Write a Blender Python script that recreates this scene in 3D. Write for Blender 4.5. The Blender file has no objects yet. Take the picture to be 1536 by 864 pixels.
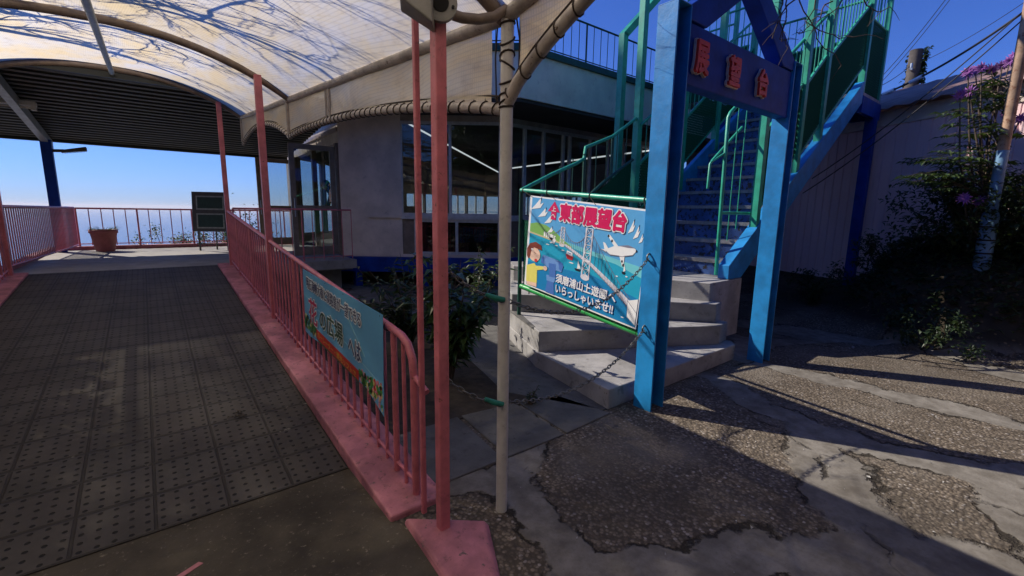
import bpy, bmesh, math, random
from mathutils import Vector, Matrix
R = math.radians
random.seed(7)
scene = bpy.context.scene
COL = scene.collection
# World axes: +X runs across the covered ramp (towards the stairs), +Y runs up the ramp, camera stands at the origin.
AZ = R(38.5)
def W(x, y):
    """a point given as metres to the right / ahead of where the photographer stands"""
    return (x * math.cos(AZ) + y * math.sin(AZ), -x * math.sin(AZ) + y * math.cos(AZ))

# ------------------------------------------------------------------ materials
MATS = {}
class NT:
    def __init__(s, name):
        s.m = bpy.data.materials.new(name); s.m.use_nodes = True
        s.t = s.m.node_tree; s.t.nodes.clear()
        s.out = s.n('ShaderNodeOutputMaterial')
    def n(s, kind, **kw):
        nd = s.t.nodes.new(kind)
        for k, v in kw.items():
            if hasattr(nd, k) and not k[0].isupper(): setattr(nd, k, v)
        return nd
    def l(s, a, b): s.t.links.new(a, b)
    def val(s, sock, v):
        if hasattr(v, 'is_linked') or isinstance(v, bpy.types.NodeSocket): s.l(v, sock)
        else: sock.default_value = v
    def math(s, op, a, b=0.0, c=0.0, clamp=False):
        nd = s.n('ShaderNodeMath'); nd.operation = op; nd.use_clamp = clamp
        s.val(nd.inputs[0], a); s.val(nd.inputs[1], b); s.val(nd.inputs[2], c)
        return nd.outputs[0]
    def mix(s, f, a, b, blend='MIX'):
        nd = s.n('ShaderNodeMix'); nd.data_type = 'RGBA'; nd.blend_type = blend
        s.val(nd.inputs[0], f)
        s.val(nd.inputs[6], a if not isinstance(a, tuple) else (*a[:3], 1)); s.val(nd.inputs[7], b if not isinstance(b, tuple) else (*b[:3], 1))
        return nd.outputs[2]
    def obj(s):
        return s.n('ShaderNodeTexCoord').outputs['Object']
    def scale(s, vec, sc):
        nd = s.n('ShaderNodeMapping'); s.l(vec, nd.inputs[0]); nd.inputs['Scale'].default_value = sc; return nd.outputs[0]
    def noise(s, vec, scale, detail=4, rough=.55):
        nd = s.n('ShaderNodeTexNoise'); s.l(vec, nd.inputs['Vector']); nd.inputs['Scale'].default_value = scale
        nd.inputs['Detail'].default_value = detail; nd.inputs['Roughness'].default_value = rough
        return nd.outputs['Fac'], nd.outputs['Color']
    def vor(s, vec, scale, feature='F1'):
        nd = s.n('ShaderNodeTexVoronoi'); nd.feature = feature; s.l(vec, nd.inputs['Vector']); nd.inputs['Scale'].default_value = scale
        return nd
    def step(s, x, a, b):
        nd = s.n('ShaderNodeMapRange'); nd.interpolation_type = 'SMOOTHSTEP'
        s.val(nd.inputs[0], x); nd.inputs[1].default_value = a; nd.inputs[2].default_value = b
        nd.inputs[3].default_value = 0; nd.inputs[4].default_value = 1
        return nd.outputs[0]
    def bump(s, h, strength=.3, dist=.01, normal=None):
        nd = s.n('ShaderNodeBump'); nd.inputs['Strength'].default_value = strength; nd.inputs['Distance'].default_value = dist
        s.l(h, nd.inputs['Height'])
        if normal: s.l(normal, nd.inputs['Normal'])
        return nd.outputs[0]
    def pbsdf(s, col, rough=.5, metal=0., normal=None, spec=.5):
        b = s.n('ShaderNodeBsdfPrincipled')
        s.val(b.inputs['Base Color'], col if not isinstance(col, tuple) else (*col[:3], 1))
        s.val(b.inputs['Roughness'], rough); b.inputs['Metallic'].default_value = metal
        b.inputs['Specular IOR Level'].default_value = spec
        if normal: s.l(normal, b.inputs['Normal'])
        return b.outputs[0]
    def done(s, sh):
        s.l(sh, s.out.inputs[0]); MATS[s.m.name] = s.m; return s.m

def paint(name, col, rough=.45, var=.3, scale=5, bump=.15, bscale=60, metal=0, spec=.5, worn=None, wamt=.62, dirt=(.04, .035, .03), damt=.35):
    t = NT(name); v = t.obj()
    f, _ = t.noise(v, scale, 6, .6)
    dark = tuple(c * (1 - var) for c in col); light = tuple(min(1, c * (1 + var * .6)) for c in col)
    c = t.mix(t.step(f, .3, .7), dark, light)
    f2, _ = t.noise(v, scale * 3.7, 8, .7)
    c = t.mix(t.math('MULTIPLY', t.step(f2, .55, .72), damt), c, dirt)
    if worn:
        f3, _ = t.noise(v, scale * 2.3 + 3, 10, .72)
        c = t.mix(t.step(f3, wamt, wamt + .05), c, worn)
    f4, _ = t.noise(v, bscale, 4, .6)
    rr = t.math('ADD', t.math('MULTIPLY', f2, .25), rough - .1)
    return t.done(t.pbsdf(c, rr, metal, t.bump(f4, bump, .004), spec))

def flat(name, col, rough=.5, spec=.35):
    t = NT(name); v = t.obj(); f, _ = t.noise(v, 30, 3)
    return t.done(t.pbsdf(t.mix(f, tuple(c * .92 for c in col), tuple(min(1, c * 1.06) for c in col)), rough, 0, None, spec))

paint('pink_paint', (.54, .15, .18), .42, .22, 9, .35, 90, worn=(.16, .065, .045), wamt=.62)
paint('pink_floor', (.46, .17, .20), .68, .34, 5, .9, 45, worn=(.15, .10, .09), wamt=.60, damt=.75)
paint('white_paint', (.56, .54, .51), .45, .15, 9, .2, 60, worn=(.14, .08, .05), wamt=.70)
paint('pipe_grey', (.40, .35, .31), .5, .3, 10, .3, 50, worn=(.10, .055, .035), wamt=.60)
paint('rib_brown', (.20, .15, .12), .5, .3, 9, .3, 50)
paint('bracket_grey', (.24, .23, .21), .5, .2, 9, .25, 50)
paint('blue_paint', (.018, .235, .56), .38, .25, 5, .25, 40, worn=(.13, .10, .085), wamt=.66, damt=.15)
paint('navy_paint', (.003, .042, .30), .5, .3, 5, .25, 40, spec=.2, damt=.05)  # darker copy of the post blue, holds the gate's shade; also plain navy steel
paint('green_paint', (.03, .36, .23), .38, .22, 8, .22, 60, worn=(.08, .07, .05), wamt=.72)
paint('grass_green', (.035, .36, .09), .36, .2, 8, .2, 60)
paint('deep_green', (.012, .075, .055), .45, .25, 8, .2, 60)
paint('wall_lilac', (.68, .57, .48), .6, .18, 2.2, .3, 80, damt=.25)
paint('wall_brown', (.36, .30, .25), .55, .25, 4, .2, 60)
paint('fascia_grey', (.84, .80, .64), .6, .16, 1.5, .25, 60, damt=.3)
paint('alu', (.55, .55, .55), .38, .15, 12, .1, 80, metal=.2)
paint('door_brown', (.20, .155, .125), .4, .2, 9, .15, 60)
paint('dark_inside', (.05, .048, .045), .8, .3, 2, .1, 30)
paint('inside_wall', (.34, .32, .30), .7, .3, 2, .1, 30)
paint('concrete', (.33, .318, .31), .8, .30, 3, .6, 70, worn=(.19, .175, .155), wamt=.62, damt=.5)
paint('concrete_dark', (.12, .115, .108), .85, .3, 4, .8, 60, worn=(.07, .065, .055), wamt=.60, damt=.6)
paint('deck_floor', (.30, .28, .26), .8, .2, 4, .6, 70)
paint('tread_metal', (.30, .29, .29), .6, .35, 8, .4, 60, worn=(.25, .21, .19), wamt=.62)
paint('riser_blue', (.06, .13, .34), .55, .3, 5, .4, 50, worn=(.035, .03, .028), wamt=.52)
paint('pot_red', (.36, .12, .12), .6, .2, 8, .2, 40)
paint('soil', (.05, .038, .028), .95, .4, 12, 1, 40)
paint('board_green', (.018, .05, .035), .5, .3, 8, .1, 40)
paint('board_frame', (.07, .065, .06), .5, .25, 12, .2, 40)
paint('chalk', (.32, .34, .32), .8, .25, 20, .1, 40)
paint('steel_galv', (.42, .47, .52), .4, .2, 9, .15, 60, metal=.5)
paint('chain_metal', (.20, .20, .19), .42, .35, 30, .2, 90, metal=.7, worn=(.12, .06, .03), wamt=.6)
paint('teal_rubber', (.02, .20, .15), .5, .2, 20, .1, 60)
paint('rust_pole', (.42, .27, .17), .6, .35, 6, .5, 40, worn=(.22, .10, .05), wamt=.54)
paint('pole_blue', (.16, .30, .47), .5, .22, 6, .4, 40, worn=(.33, .33, .33), wamt=.60)
paint('wood_bare', (.10, .075, .055), .9, .35, 14, .9, 40)
paint('pole_wood', (.10, .085, .075), .9, .3, 6, .9, 30)
paint('rope_dark', (.035, .022, .016), .8, .3, 30, .2, 60)
paint('cloth_dark', (.03, .032, .04), .9, .2, 20, .2, 90)
paint('cloth_trouser', (.045, .045, .055), .9, .2, 20, .2, 90)
paint('skin', (.42, .25, .18), .55, .1, 20, .05, 60, damt=0)
paint('hair', (.012, .010, .009), .6, .2, 40, .2, 90)
paint('letter_red', (.66, .035, .012), .45, .18, 14, .1, 40, damt=.2)
paint('letter_edge', (.62, .52, .47), .6, .2, 14, .1, 40)
paint('wire_black', (.018, .018, .02), .6, .2, 10, .1, 40)
paint('wire_white', (.72, .72, .72), .5, .1, 10, .1, 40)
paint('drain_dark', (.012, .011, .010), .9, .3, 12, .3, 40)
paint('brick_tile', (.05, .045, .04), .7, .3, 6, .3, 40)

def leafmat(name, c1, c2, rough=.4, trans=.25):
    t = NT(name); g = t.n('ShaderNodeNewGeometry'); r = g.outputs['Random Per Island']
    c = t.mix(r, c1, c2)
    b = t.pbsdf(c, rough, 0, None, .5)
    tr = t.n('ShaderNodeBsdfTranslucent'); t.l(t.mix(.5, c, (.12, .2, .02)), tr.inputs[0])
    ms = t.n('ShaderNodeMixShader'); ms.inputs[0].default_value = trans; t.l(b, ms.inputs[1]); t.l(tr.outputs[0], ms.inputs[2])
    return t.done(ms.outputs[0])
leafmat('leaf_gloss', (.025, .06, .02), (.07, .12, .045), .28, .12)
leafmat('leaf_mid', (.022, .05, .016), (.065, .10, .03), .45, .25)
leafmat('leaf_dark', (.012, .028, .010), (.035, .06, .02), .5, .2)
leafmat('leaf_pale', (.06, .09, .035), (.13, .16, .07), .45, .25)
leafmat('petal_purple', (.33, .08, .42), (.50, .20, .58), .6, .3)

def canopy_mat(nm='canopy_film', refl=.06, clear=.07):
    t = NT(nm); v = t.obj()
    st = t.scale(v, (1.2, .35, 1.2))
    f, _ = t.noise(st, 3.0, 7, .6)
    f2, _ = t.noise(t.scale(v, (1, .5, 1)), 14, 6, .65)
    base = t.mix(t.step(f, .32, .68), (.96, .78, .48), (1.0, .93, .78))
    base = t.mix(t.math('MULTIPLY', t.step(f2, .5, .75), .42), base, (.55, .43, .28))
    sx = t.n('ShaderNodeSeparateXYZ'); t.l(v, sx.inputs[0])
    # woven grid: threads every 18 mm both ways
    a = t.math('FRACT', t.math('MULTIPLY', t.math('ADD', sx.outputs[0], t.math('MULTIPLY', sx.outputs[2], .7)), 64.0))
    b = t.math('FRACT', t.math('MULTIPLY', sx.outputs[1], 64.0))
    la = t.math('LESS_THAN', a, .24); lb = t.math('LESS_THAN', b, .24)
    g = t.math('MAXIMUM', la, lb)
    col = t.mix(t.math('MULTIPLY', g, .22), base, (.36, .31, .25))
    tr = t.n('ShaderNodeBsdfTranslucent'); t.l(col, tr.inputs[0])
    di = t.n('ShaderNodeBsdfPrincipled'); t.l(col, di.inputs['Base Color']); di.inputs['Roughness'].default_value = .35
    m1 = t.n('ShaderNodeMixShader'); m1.inputs[0].default_value = refl; t.l(tr.outputs[0], m1.inputs[1]); t.l(di.outputs[0], m1.inputs[2])
    tp = t.n('ShaderNodeBsdfTransparent'); t.l(t.mix(.3, col, (1, 1, 1)), tp.inputs[0])
    m2 = t.n('ShaderNodeMixShader'); t.l(t.math('ADD', t.math('MULTIPLY', t.math('SUBTRACT', t.step(f, .3, .7), .5), .16), clear), m2.inputs[0])
    t.l(m1.outputs[0], m2.inputs[1]); t.l(tp.outputs[0], m2.inputs[2])
    return t.done(m2.outputs[0])
canopy_mat(); canopy_mat('valance_film', .62, .10)

def glass_mat(name, tint=(.72, .76, .76), refl=.10):
    t = NT(name)
    tp = t.n('ShaderNodeBsdfTransparent'); tp.inputs[0].default_value = (*tint, 1)
    gl = t.n('ShaderNodeBsdfGlossy'); gl.inputs['Roughness'].default_value = .02
    fr = t.n('ShaderNodeLayerWeight'); fr.inputs[0].default_value = .5
    f = t.math('ADD', t.math('MULTIPLY', t.math('POWER', fr.outputs['Facing'], 5.0), .9), refl, clamp=True)
    ms = t.n('ShaderNodeMixShader'); t.l(f, ms.inputs[0]); t.l(tp.outputs[0], ms.inputs[1]); t.l(gl.outputs[0], ms.inputs[2])
    return t.done(ms.outputs[0])
glass_mat('glass', (.78, .82, .82), .055)
glass_mat('glass_dark', (.22, .25, .26), .10)

def mesh_mat():
    t = NT('mesh_green'); v = t.obj()
    sx = t.n('ShaderNodeSeparateXYZ'); t.l(v, sx.inputs[0])
    p = t.math('ADD', sx.outputs[0], sx.outputs[1])
    a = t.math('FRACT', t.math('MULTIPLY', t.math('ADD', p, t.math('MULTIPLY', sx.outputs[2], .5)), 26.))
    b = t.math('FRACT', t.math('MULTIPLY', t.math('SUBTRACT', p, t.math('MULTIPLY', sx.outputs[2], .5)), 26.))
    g = t.math('MAXIMUM', t.math('LESS_THAN', a, .60), t.math('LESS_THAN', b, .60))
    pb = t.pbsdf((.010, .085, .048), .9, 0, None, .1)
    tp = t.n('ShaderNodeBsdfTransparent')
    ms = t.n('ShaderNodeMixShader'); t.l(g, ms.inputs[0]); t.l(tp.outputs[0], ms.inputs[1]); t.l(pb, ms.inputs[2])
    return t.done(ms.outputs[0])
mesh_mat()

def ground_mat():
    t = NT('old_paving'); v = t.obj()
    wf, wc = t.noise(v, 1.1, 5, .6)
    wv = t.n('ShaderNodeVectorMath'); wv.operation = 'MULTIPLY_ADD'
    t.l(wc, wv.inputs[0]); wv.inputs[1].default_value = (.75, .75, 0); t.l(v, wv.inputs[2])
    fl = t.n('ShaderNodeVectorMath'); fl.operation = 'MULTIPLY'; t.l(wv.outputs[0], fl.inputs[0]); fl.inputs[1].default_value = (1, 1, 0)
    big = t.vor(fl.outputs[0], .58, 'DISTANCE_TO_EDGE').outputs['Distance']
    nf, _ = t.noise(v, 7, 6, .65)
    bigd = t.math('ADD', big, t.math('MULTIPLY', t.math('SUBTRACT', nf, .5), .10))
    cell = t.step(bigd, .064, .088)                    # 1 in the pebbly panels, 0 in the smooth mortar bands
    peb = t.vor(v, 54)
    pf, _ = t.noise(v, 120, 3)
    pebc = t.n('ShaderNodeSeparateXYZ'); t.l(peb.outputs['Color'], pebc.inputs[0])
    agg = t.mix(pebc.outputs[0], (.085, .067, .050), (.255, .21, .162))
    agg = t.mix(t.step(pebc.outputs[1], .90, .95), agg, (.36, .32, .28))
    agg = t.mix(t.step(peb.outputs['Distance'], .35, .75), agg, (.085, .07, .055))
    lf, _ = t.noise(v, .9, 5, .6)
    agg = t.mix(t.math('MULTIPLY', t.step(lf, .46, .66), .7), agg, (.19, .165, .135)); md, _ = t.noise(v, 5.5, 7, .7); agg = t.mix(t.math('MULTIPLY', t.step(md, .50, .68), .6), agg, (.085, .07, .054))
    mort = t.mix(t.step(nf, .3, .7), (.145, .13, .11), (.26, .24, .21))
    fine, _ = t.noise(v, 55, 5, .7)
    mort = t.mix(t.math('MULTIPLY', t.step(fine, .5, .7), .35), mort, (.12, .10, .085))
    col = t.mix(cell, mort, agg)
    # cracks
    wv2 = t.n('ShaderNodeVectorMath'); wv2.operation = 'MULTIPLY_ADD'
    _, wc2 = t.noise(v, 3.2, 8, .7)
    t.l(wc2, wv2.inputs[0]); wv2.inputs[1].default_value = (.17, .17, 0); t.l(fl.outputs[0], wv2.inputs[2])
    ck = t.vor(wv2.outputs[0], .62, 'DISTANCE_TO_EDGE').outputs['Distance']
    cm, _ = t.noise(v, 1.7, 3)
    crack = t.math('MULTIPLY', t.math('SUBTRACT', 1.0, t.step(ck, .002, .008)), t.step(cm, .47, .58))
    en, _ = t.noise(v, 2.6, 6, .7); e2, _ = t.noise(v, 22, 5, .7)
    ed = t.math('ABSOLUTE', t.math('SUBTRACT', t.math('ADD', bigd, t.math('MULTIPLY', t.math('SUBTRACT', e2, .5), .03)), .078))
    edge = t.math('MULTIPLY', t.math('SUBTRACT', 1.0, t.step(ed, .002, .010)), t.step(en, .44, .52))
    crack = t.math('MAXIMUM', crack, edge)
    stain, _ = t.noise(v, .55, 6, .65)
    col = t.mix(t.math('MULTIPLY', t.step(stain, .46, .62), .5), col, (.075, .064, .052))
    col = t.mix(t.math('MULTIPLY', crack, .85), col, (.025, .021, .017))
    sz_ = t.n('ShaderNodeSeparateXYZ'); t.l(v, sz_.inputs[0])
    lo, _ = t.noise(v, 2.2, 6, .65)
    bank = t.step(t.math('ADD', sz_.outputs[2], t.math('MULTIPLY', t.math('SUBTRACT', lo, .5), .16)), .05, .20)
    leaf = t.vor(v, 26); lc = t.n('ShaderNodeSeparateXYZ'); t.l(leaf.outputs['Color'], lc.inputs[0])
    soilc = t.mix(t.step(lo, .3, .7), (.030, .025, .019), (.065, .052, .038))
    soilc = t.mix(t.math('MULTIPLY', t.step(lc.outputs[0], .86, .9), t.math('LESS_THAN', leaf.outputs['Distance'], .38)), soilc, (.15, .105, .06))
    col = t.mix(bank, col, soilc)
    h = t.math('MULTIPLY', t.math('SUBTRACT', .8, peb.outputs['Distance']), t.math('ADD', t.math('MULTIPLY', cell, .9), .05))
    h = t.math('ADD', h, t.math('MULTIPLY', fine, .25)); h = t.math('ADD', h, t.math('MULTIPLY', t.math('SUBTRACT', 1.0, cell), 1.1))
    h = t.math('SUBTRACT', h, t.math('MULTIPLY', crack, 2.2))
    return t.done(t.pbsdf(col, .9, 0, t.bump(h, .7, .012), .12))
ground_mat()

def forecourt_mat():
    t = NT('worn_concrete'); v = t.obj()
    f, _ = t.noise(v, 1.6, 7, .65); f2, _ = t.noise(v, 38, 6, .72); f3, _ = t.noise(v, 7, 8, .7)
    c = t.mix(t.step(f, .3, .7), (.040, .034, .026), (.095, .081, .060))
    c = t.mix(t.math('MULTIPLY', t.step(f3, .5, .7), .55), c, (.065, .055, .042))
    c = t.mix(t.math('MULTIPLY', t.step(f2, .58, .7), .5), c, (.32, .28, .22))
    return t.done(t.pbsdf(c, .85, 0, t.bump(f2, .7, .008), .3))
forecourt_mat()

def tile_mat():
    t = NT('ramp_tiles'); v = t.obj()
    sx = t.n('ShaderNodeSeparateXYZ'); t.l(v, sx.inputs[0])
    T = .306
    ax = t.math('DIVIDE', t.math('ADD', sx.outputs[0], 10.0 * T - .81), T); ay = t.math('DIVIDE', t.math('SUBTRACT', sx.outputs[1], 2.58), T)
    fx = t.math('FRACT', ax); fy = t.math('FRACT', ay)
    ex = t.math('MINIMUM', fx, t.math('SUBTRACT', 1.0, fx)); ey = t.math('MINIMUM', fy, t.math('SUBTRACT', 1.0, fy))
    edge = t.math('MINIMUM', ex, t.math('MULTIPLY', ey, .6))
    wn, _ = t.noise(v, 3.2, 5, .6)
    groove = t.math('SUBTRACT', 1.0, t.step(t.math('SUBTRACT', edge, t.math('MULTIPLY', wn, .014)), .006, .026))
    dx = t.math('SUBTRACT', t.math('FRACT', t.math('MULTIPLY', fx, 5.0)), .5); dy = t.math('SUBTRACT', t.math('FRACT', t.math('MULTIPLY', fy, 5.0)), .5)
    d = t.math('SQRT', t.math('ADD', t.math('MULTIPLY', dx, dx), t.math('MULTIPLY', dy, dy)))
    dot = t.math('SUBTRACT', 1.0, t.step(d, .13, .19))
    cx = t.math('FLOOR', ax); cy = t.math('FLOOR', ay)
    cmb = t.n('ShaderNodeCombineXYZ'); t.l(cx, cmb.inputs[0]); t.l(cy, cmb.inputs[1])
    wh = t.n('ShaderNodeTexWhiteNoise'); t.l(cmb.outputs[0], wh.inputs[0])
    f, _ = t.noise(v, 2.2, 7, .65); f2, _ = t.noise(v, 30, 6, .7); f3, _ = t.noise(v, 9, 8, .72)
    c = t.mix(t.step(f, .3, .7), (.042, .038, .036), (.080, .073, .068))
    c = t.mix(t.math('MULTIPLY', wh.outputs[0], .45), c, (.058, .048, .045))
    c = t.mix(t.math('MULTIPLY', t.step(f3, .58, .72), .45), c, (.13, .117, .10))
    c = t.mix(t.math('MULTIPLY', groove, .8), c, (.022, .019, .017))
    chip = t.math('MULTIPLY', groove, t.step(f3, .62, .68))
    c = t.mix(t.math('MULTIPLY', chip, .8), c, (.24, .22, .19))
    c = t.mix(t.math('MULTIPLY', dot, .97), c, (.006, .0055, .005))
    h = t.math('SUBTRACT', t.math('MULTIPLY', f2, .3), t.math('ADD', t.math('MULTIPLY', groove, .8), t.math('MULTIPLY', dot, .9)))
    return t.done(t.pbsdf(c, .72, 0, t.bump(h, .8, .008), .35))
tile_mat()

def siding_mat():
    t = NT('siding_lilac'); v = t.obj()
    f, _ = t.noise(v, .9, 5, .6); f2, _ = t.noise(t.scale(v, (6, 6, .5)), 5, 5, .6)
    c = t.mix(t.step(f, .3, .7), (.78, .53, .53), (.86, .62, .61))
    c = t.mix(t.math('MULTIPLY', t.step(f2, .55, .75), .35), c, (.40, .33, .41))
    return t.done(t.pbsdf(c, .6, 0, None, .4))
siding_mat()
paint('roof_sheet', (.27, .17, .15), .6, .25, 3, .2, 40, worn=(.22, .14, .11), wamt=.62)
paint('corrugate_dark', (.013, .018, .018), .45, .3, 3, .1, 40)

def water_mat():
    t = NT('sea_water'); v = t.obj(); f, _ = t.noise(t.scale(v, (.004, .004, .004)), 5, 6)
    return t.done(t.pbsdf((.05, .12, .17), .25, 0, t.bump(f, .1, .5), .5))
water_mat()
def land_mat():
    t = NT('hill_green'); v = t.obj(); f, _ = t.noise(v, .3, 8, .7)
    return t.done(t.pbsdf(t.mix(f, (.02, .035, .012), (.07, .075, .035)), .95))
land_mat()
def cloth_sun(): pass
t = NT('lamp_tube'); e = t.n('ShaderNodeEmission'); e.inputs[0].default_value = (.95, .97, 1, 1); e.inputs[1].default_value = .75; t.done(e.outputs[0])
for nm, c in dict(pr_sky=(.10, .36, .66), pr_sea=(.02, .34, .52), pr_sea_deep=(.015, .21, .46), pr_white=(.80, .80, .80), pr_magenta=(.62, .01, .10),
                  pr_green=(.20, .42, .10), pr_sand=(.55, .48, .28), pr_bridge=(.66, .64, .70), pr_line=(.20, .20, .27), pr_skin=(.80, .55, .42), pr_hair=(.22, .05, .03),
                  pr_yellow=(.75, .68, .16), pr_blue=(.07, .17, .48), pr_blue2=(.15, .30, .62), pr_red=(.60, .05, .06), pr_black=(.02, .02, .03), pr_green2=(.03, .30, .09),
                  bn_sky=(.12, .36, .58), bn_pale=(.20, .44, .54), bn_white=(.80, .84, .86), bn_navy=(.03, .045, .13), bn_green=(.05, .22, .04), bn_dark=(.02, .08, .02), bn_red=(.48, .02, .012), bn_pink=(.62, .22, .28), bn_cream=(.55, .50, .20),
                  bn_orange=(.65, .35, .05), bn_ink=(.01, .06, .03), bn_mag=(.42, .02, .09), pr_cyan=(.16, .55, .62)).items():
    flat(nm, c, .38)

# ------------------------------------------------------------------ mesh builder
class MB:
    def __init__(s): s.v = []; s.f = []; s.m = []; s.sm = []; s.mats = []; s.cur = 0
    def mat(s, name):
        if name not in s.mats: s.mats.append(name)
        s.cur = s.mats.index(name); return s
    def add(s, vs, fs, smooth=False):
        o = len(s.v); s.v += [tuple(p) for p in vs]
        for f in fs: s.f.append(tuple(i + o for i in f)); s.m.append(s.cur); s.sm.append(smooth)
        return s
    def box(s, x0, x1, y0, y1, z0, z1):
        vs = [(x, y, z) for z in (z0, z1) for y in (y0, y1) for x in (x0, x1)]
        return s.add(vs, [(0, 2, 3, 1), (4, 5, 7, 6), (0, 1, 5, 4), (2, 6, 7, 3), (0, 4, 6, 2), (1, 3, 7, 5)])
    def hexa(s, p):  # eight corners: bottom 4 then top 4, counter-clockwise
        return s.add(p, [(3, 2, 1, 0), (4, 5, 6, 7), (0, 1, 5, 4), (1, 2, 6, 5), (2, 3, 7, 6), (3, 0, 4, 7)])
    def beam(s, a, b, w, h, up=(0, 0, 1)):
        a = Vector(a); b = Vector(b); d = (b - a).normalized(); up = Vector(up)
        r = d.cross(up)
        if r.length < 1e-4: r = d.cross(Vector((1, 0, 0)))
        r.normalize(); u = r.cross(d).normalized()
        c = [-r * w / 2 - u * h / 2, r * w / 2 - u * h / 2, r * w / 2 + u * h / 2, -r * w / 2 + u * h / 2]
        return s.add([a + q for q in c] + [b + q for q in c], [(0, 1, 2, 3), (7, 6, 5, 4), (0, 4, 5, 1), (1, 5, 6, 2), (2, 6, 7, 3), (3, 7, 4, 0)])
    def tube(s, pts, r, seg=8, closed=False, caps=True):
        pts = [Vector(p) for p in pts]; n = len(pts); vs = []; fs = []
        rr = r if isinstance(r, (list, tuple)) else [r] * n
        prev = None
        for i, p in enumerate(pts):
            if closed: d = pts[(i + 1) % n] - pts[i - 1]
            else: d = pts[min(i + 1, n - 1)] - pts[max(i - 1, 0)]
            d.normalize()
            if prev is None:
                a = d.cross(Vector((0, 0, 1)))
                if a.length < .05: a = d.cross(Vector((1, 0, 0)))
            else: a = prev - d * prev.dot(d)
            a.normalize(); b = d.cross(a); prev = a
            for k in range(seg):
                t = 2 * math.pi * k / seg
                vs.append(p + (a * math.cos(t) + b * math.sin(t)) * rr[i])
        for i in range(n if closed else n - 1):
            j = (i + 1) % n
            for k in range(seg):
                k2 = (k + 1) % seg
                fs.append((i * seg + k, i * seg + k2, j * seg + k2, j * seg + k))
        s.add(vs, fs, True)
        if caps and not closed:
            s.add([vs[k] for k in range(seg)], [tuple(range(seg))[::-1]]); s.add(vs[-seg:], [tuple(range(seg))])
        return s
    def prism(s, poly, z0, z1):
        n = len(poly); a = sum(poly[i][0] * poly[(i + 1) % n][1] - poly[(i + 1) % n][0] * poly[i][1] for i in range(n))
        if a < 0: poly = poly[::-1]
        vs = [(x, y, z0) for x, y in poly] + [(x, y, z1) for x, y in poly]
        return s.add(vs, [tuple(range(n))[::-1], tuple(range(n, 2 * n))] + [(i, (i + 1) % n, n + (i + 1) % n, n + i) for i in range(n)])
    def lathe(s, prof, c, seg=20, smooth=True):
        vs = []; fs = []; n = len(prof)
        for r, z in prof:
            for k in range(seg):
                t = 2 * math.pi * k / seg; vs.append((c[0] + r * math.cos(t), c[1] + r * math.sin(t), c[2] + z))
        for i in range(n - 1):
            for k in range(seg):
                k2 = (k + 1) % seg; fs.append((i * seg + k, i * seg + k2, (i + 1) * seg + k2, (i + 1) * seg + k))
        s.add(vs, fs, smooth)
        s.add(vs[:seg], [tuple(range(seg))[::-1]]); s.add(vs[-seg:], [tuple(range(seg))]); return s
    def disc(s, c, n, r, th, seg=20):
        c = Vector(c); n = Vector(n).normalized()
        return s.tube([c - n * th / 2, c + n * th / 2], r, seg)
    def leaf(s, p, d, up, L, w, fold=.25, droop=.15):
        d = d.normalized(); side = d.cross(up)
        if side.length < 1e-3: side = d.cross(Vector((1, 0, .3)))
        side.normalize(); nrm = side.cross(d).normalized()
        vs = [p, p + d * L * .45 + side * w / 2 + nrm * w * fold, p + d * L - nrm * L * droop, p + d * L * .45 - side * w / 2 + nrm * w * fold, p + d * L * .5 - nrm * L * droop * .2]
        return s.add(vs, [(0, 1, 4), (1, 2, 4), (2, 3, 4), (3, 0, 4)])
    def build(s, name, matname=None, parent=None, bevel=0, origin=None):
        me = bpy.data.meshes.new(name)
        o0 = Vector((0, 0, 0))
        if parent is not None:
            q = parent
            while q is not None: o0 = o0 + q.location; q = q.parent
        elif origin is not None: o0 = Vector(origin)
        me.from_pydata([(v[0] - o0.x, v[1] - o0.y, v[2] - o0.z) for v in s.v], [], s.f)
        for m in (s.mats or [matname]): me.materials.append(MATS[m])
        if s.mats: me.polygons.foreach_set('material_index', s.m)
        me.polygons.foreach_set('use_smooth', s.sm); me.update()
        o = bpy.data.objects.new(name, me); COL.objects.link(o)
        if parent is not None: o.parent = parent
        else: o.location = o0
        if bevel:
            b = o.modifiers.new('edge', 'BEVEL'); b.width = bevel; b.segments = 2; b.limit_method = 'ANGLE'; b.angle_limit = R(40)
        return o

def tag(o, label, cat, group=None):
    o['label'] = label; o['category'] = cat
    if group: o['group'] = group
    return o
def thing(name, loc, label, cat, group=None):
    o = bpy.data.objects.new(name, None); o.empty_display_size = .2; o.location = loc; COL.objects.link(o)
    return tag(o, label, cat, group)
def struct(o, kind='structure'): o['kind'] = kind; return o
def one(mb, name, matname, label, cat, origin, group=None, bevel=0):
    return tag(mb.build(name, matname, None, bevel, origin), label, cat, group)
def inst(o, loc, parent=None):
    c = o.copy(); COL.objects.link(c); c.location = loc
    if parent is not None: c.parent = parent
    return c

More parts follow.
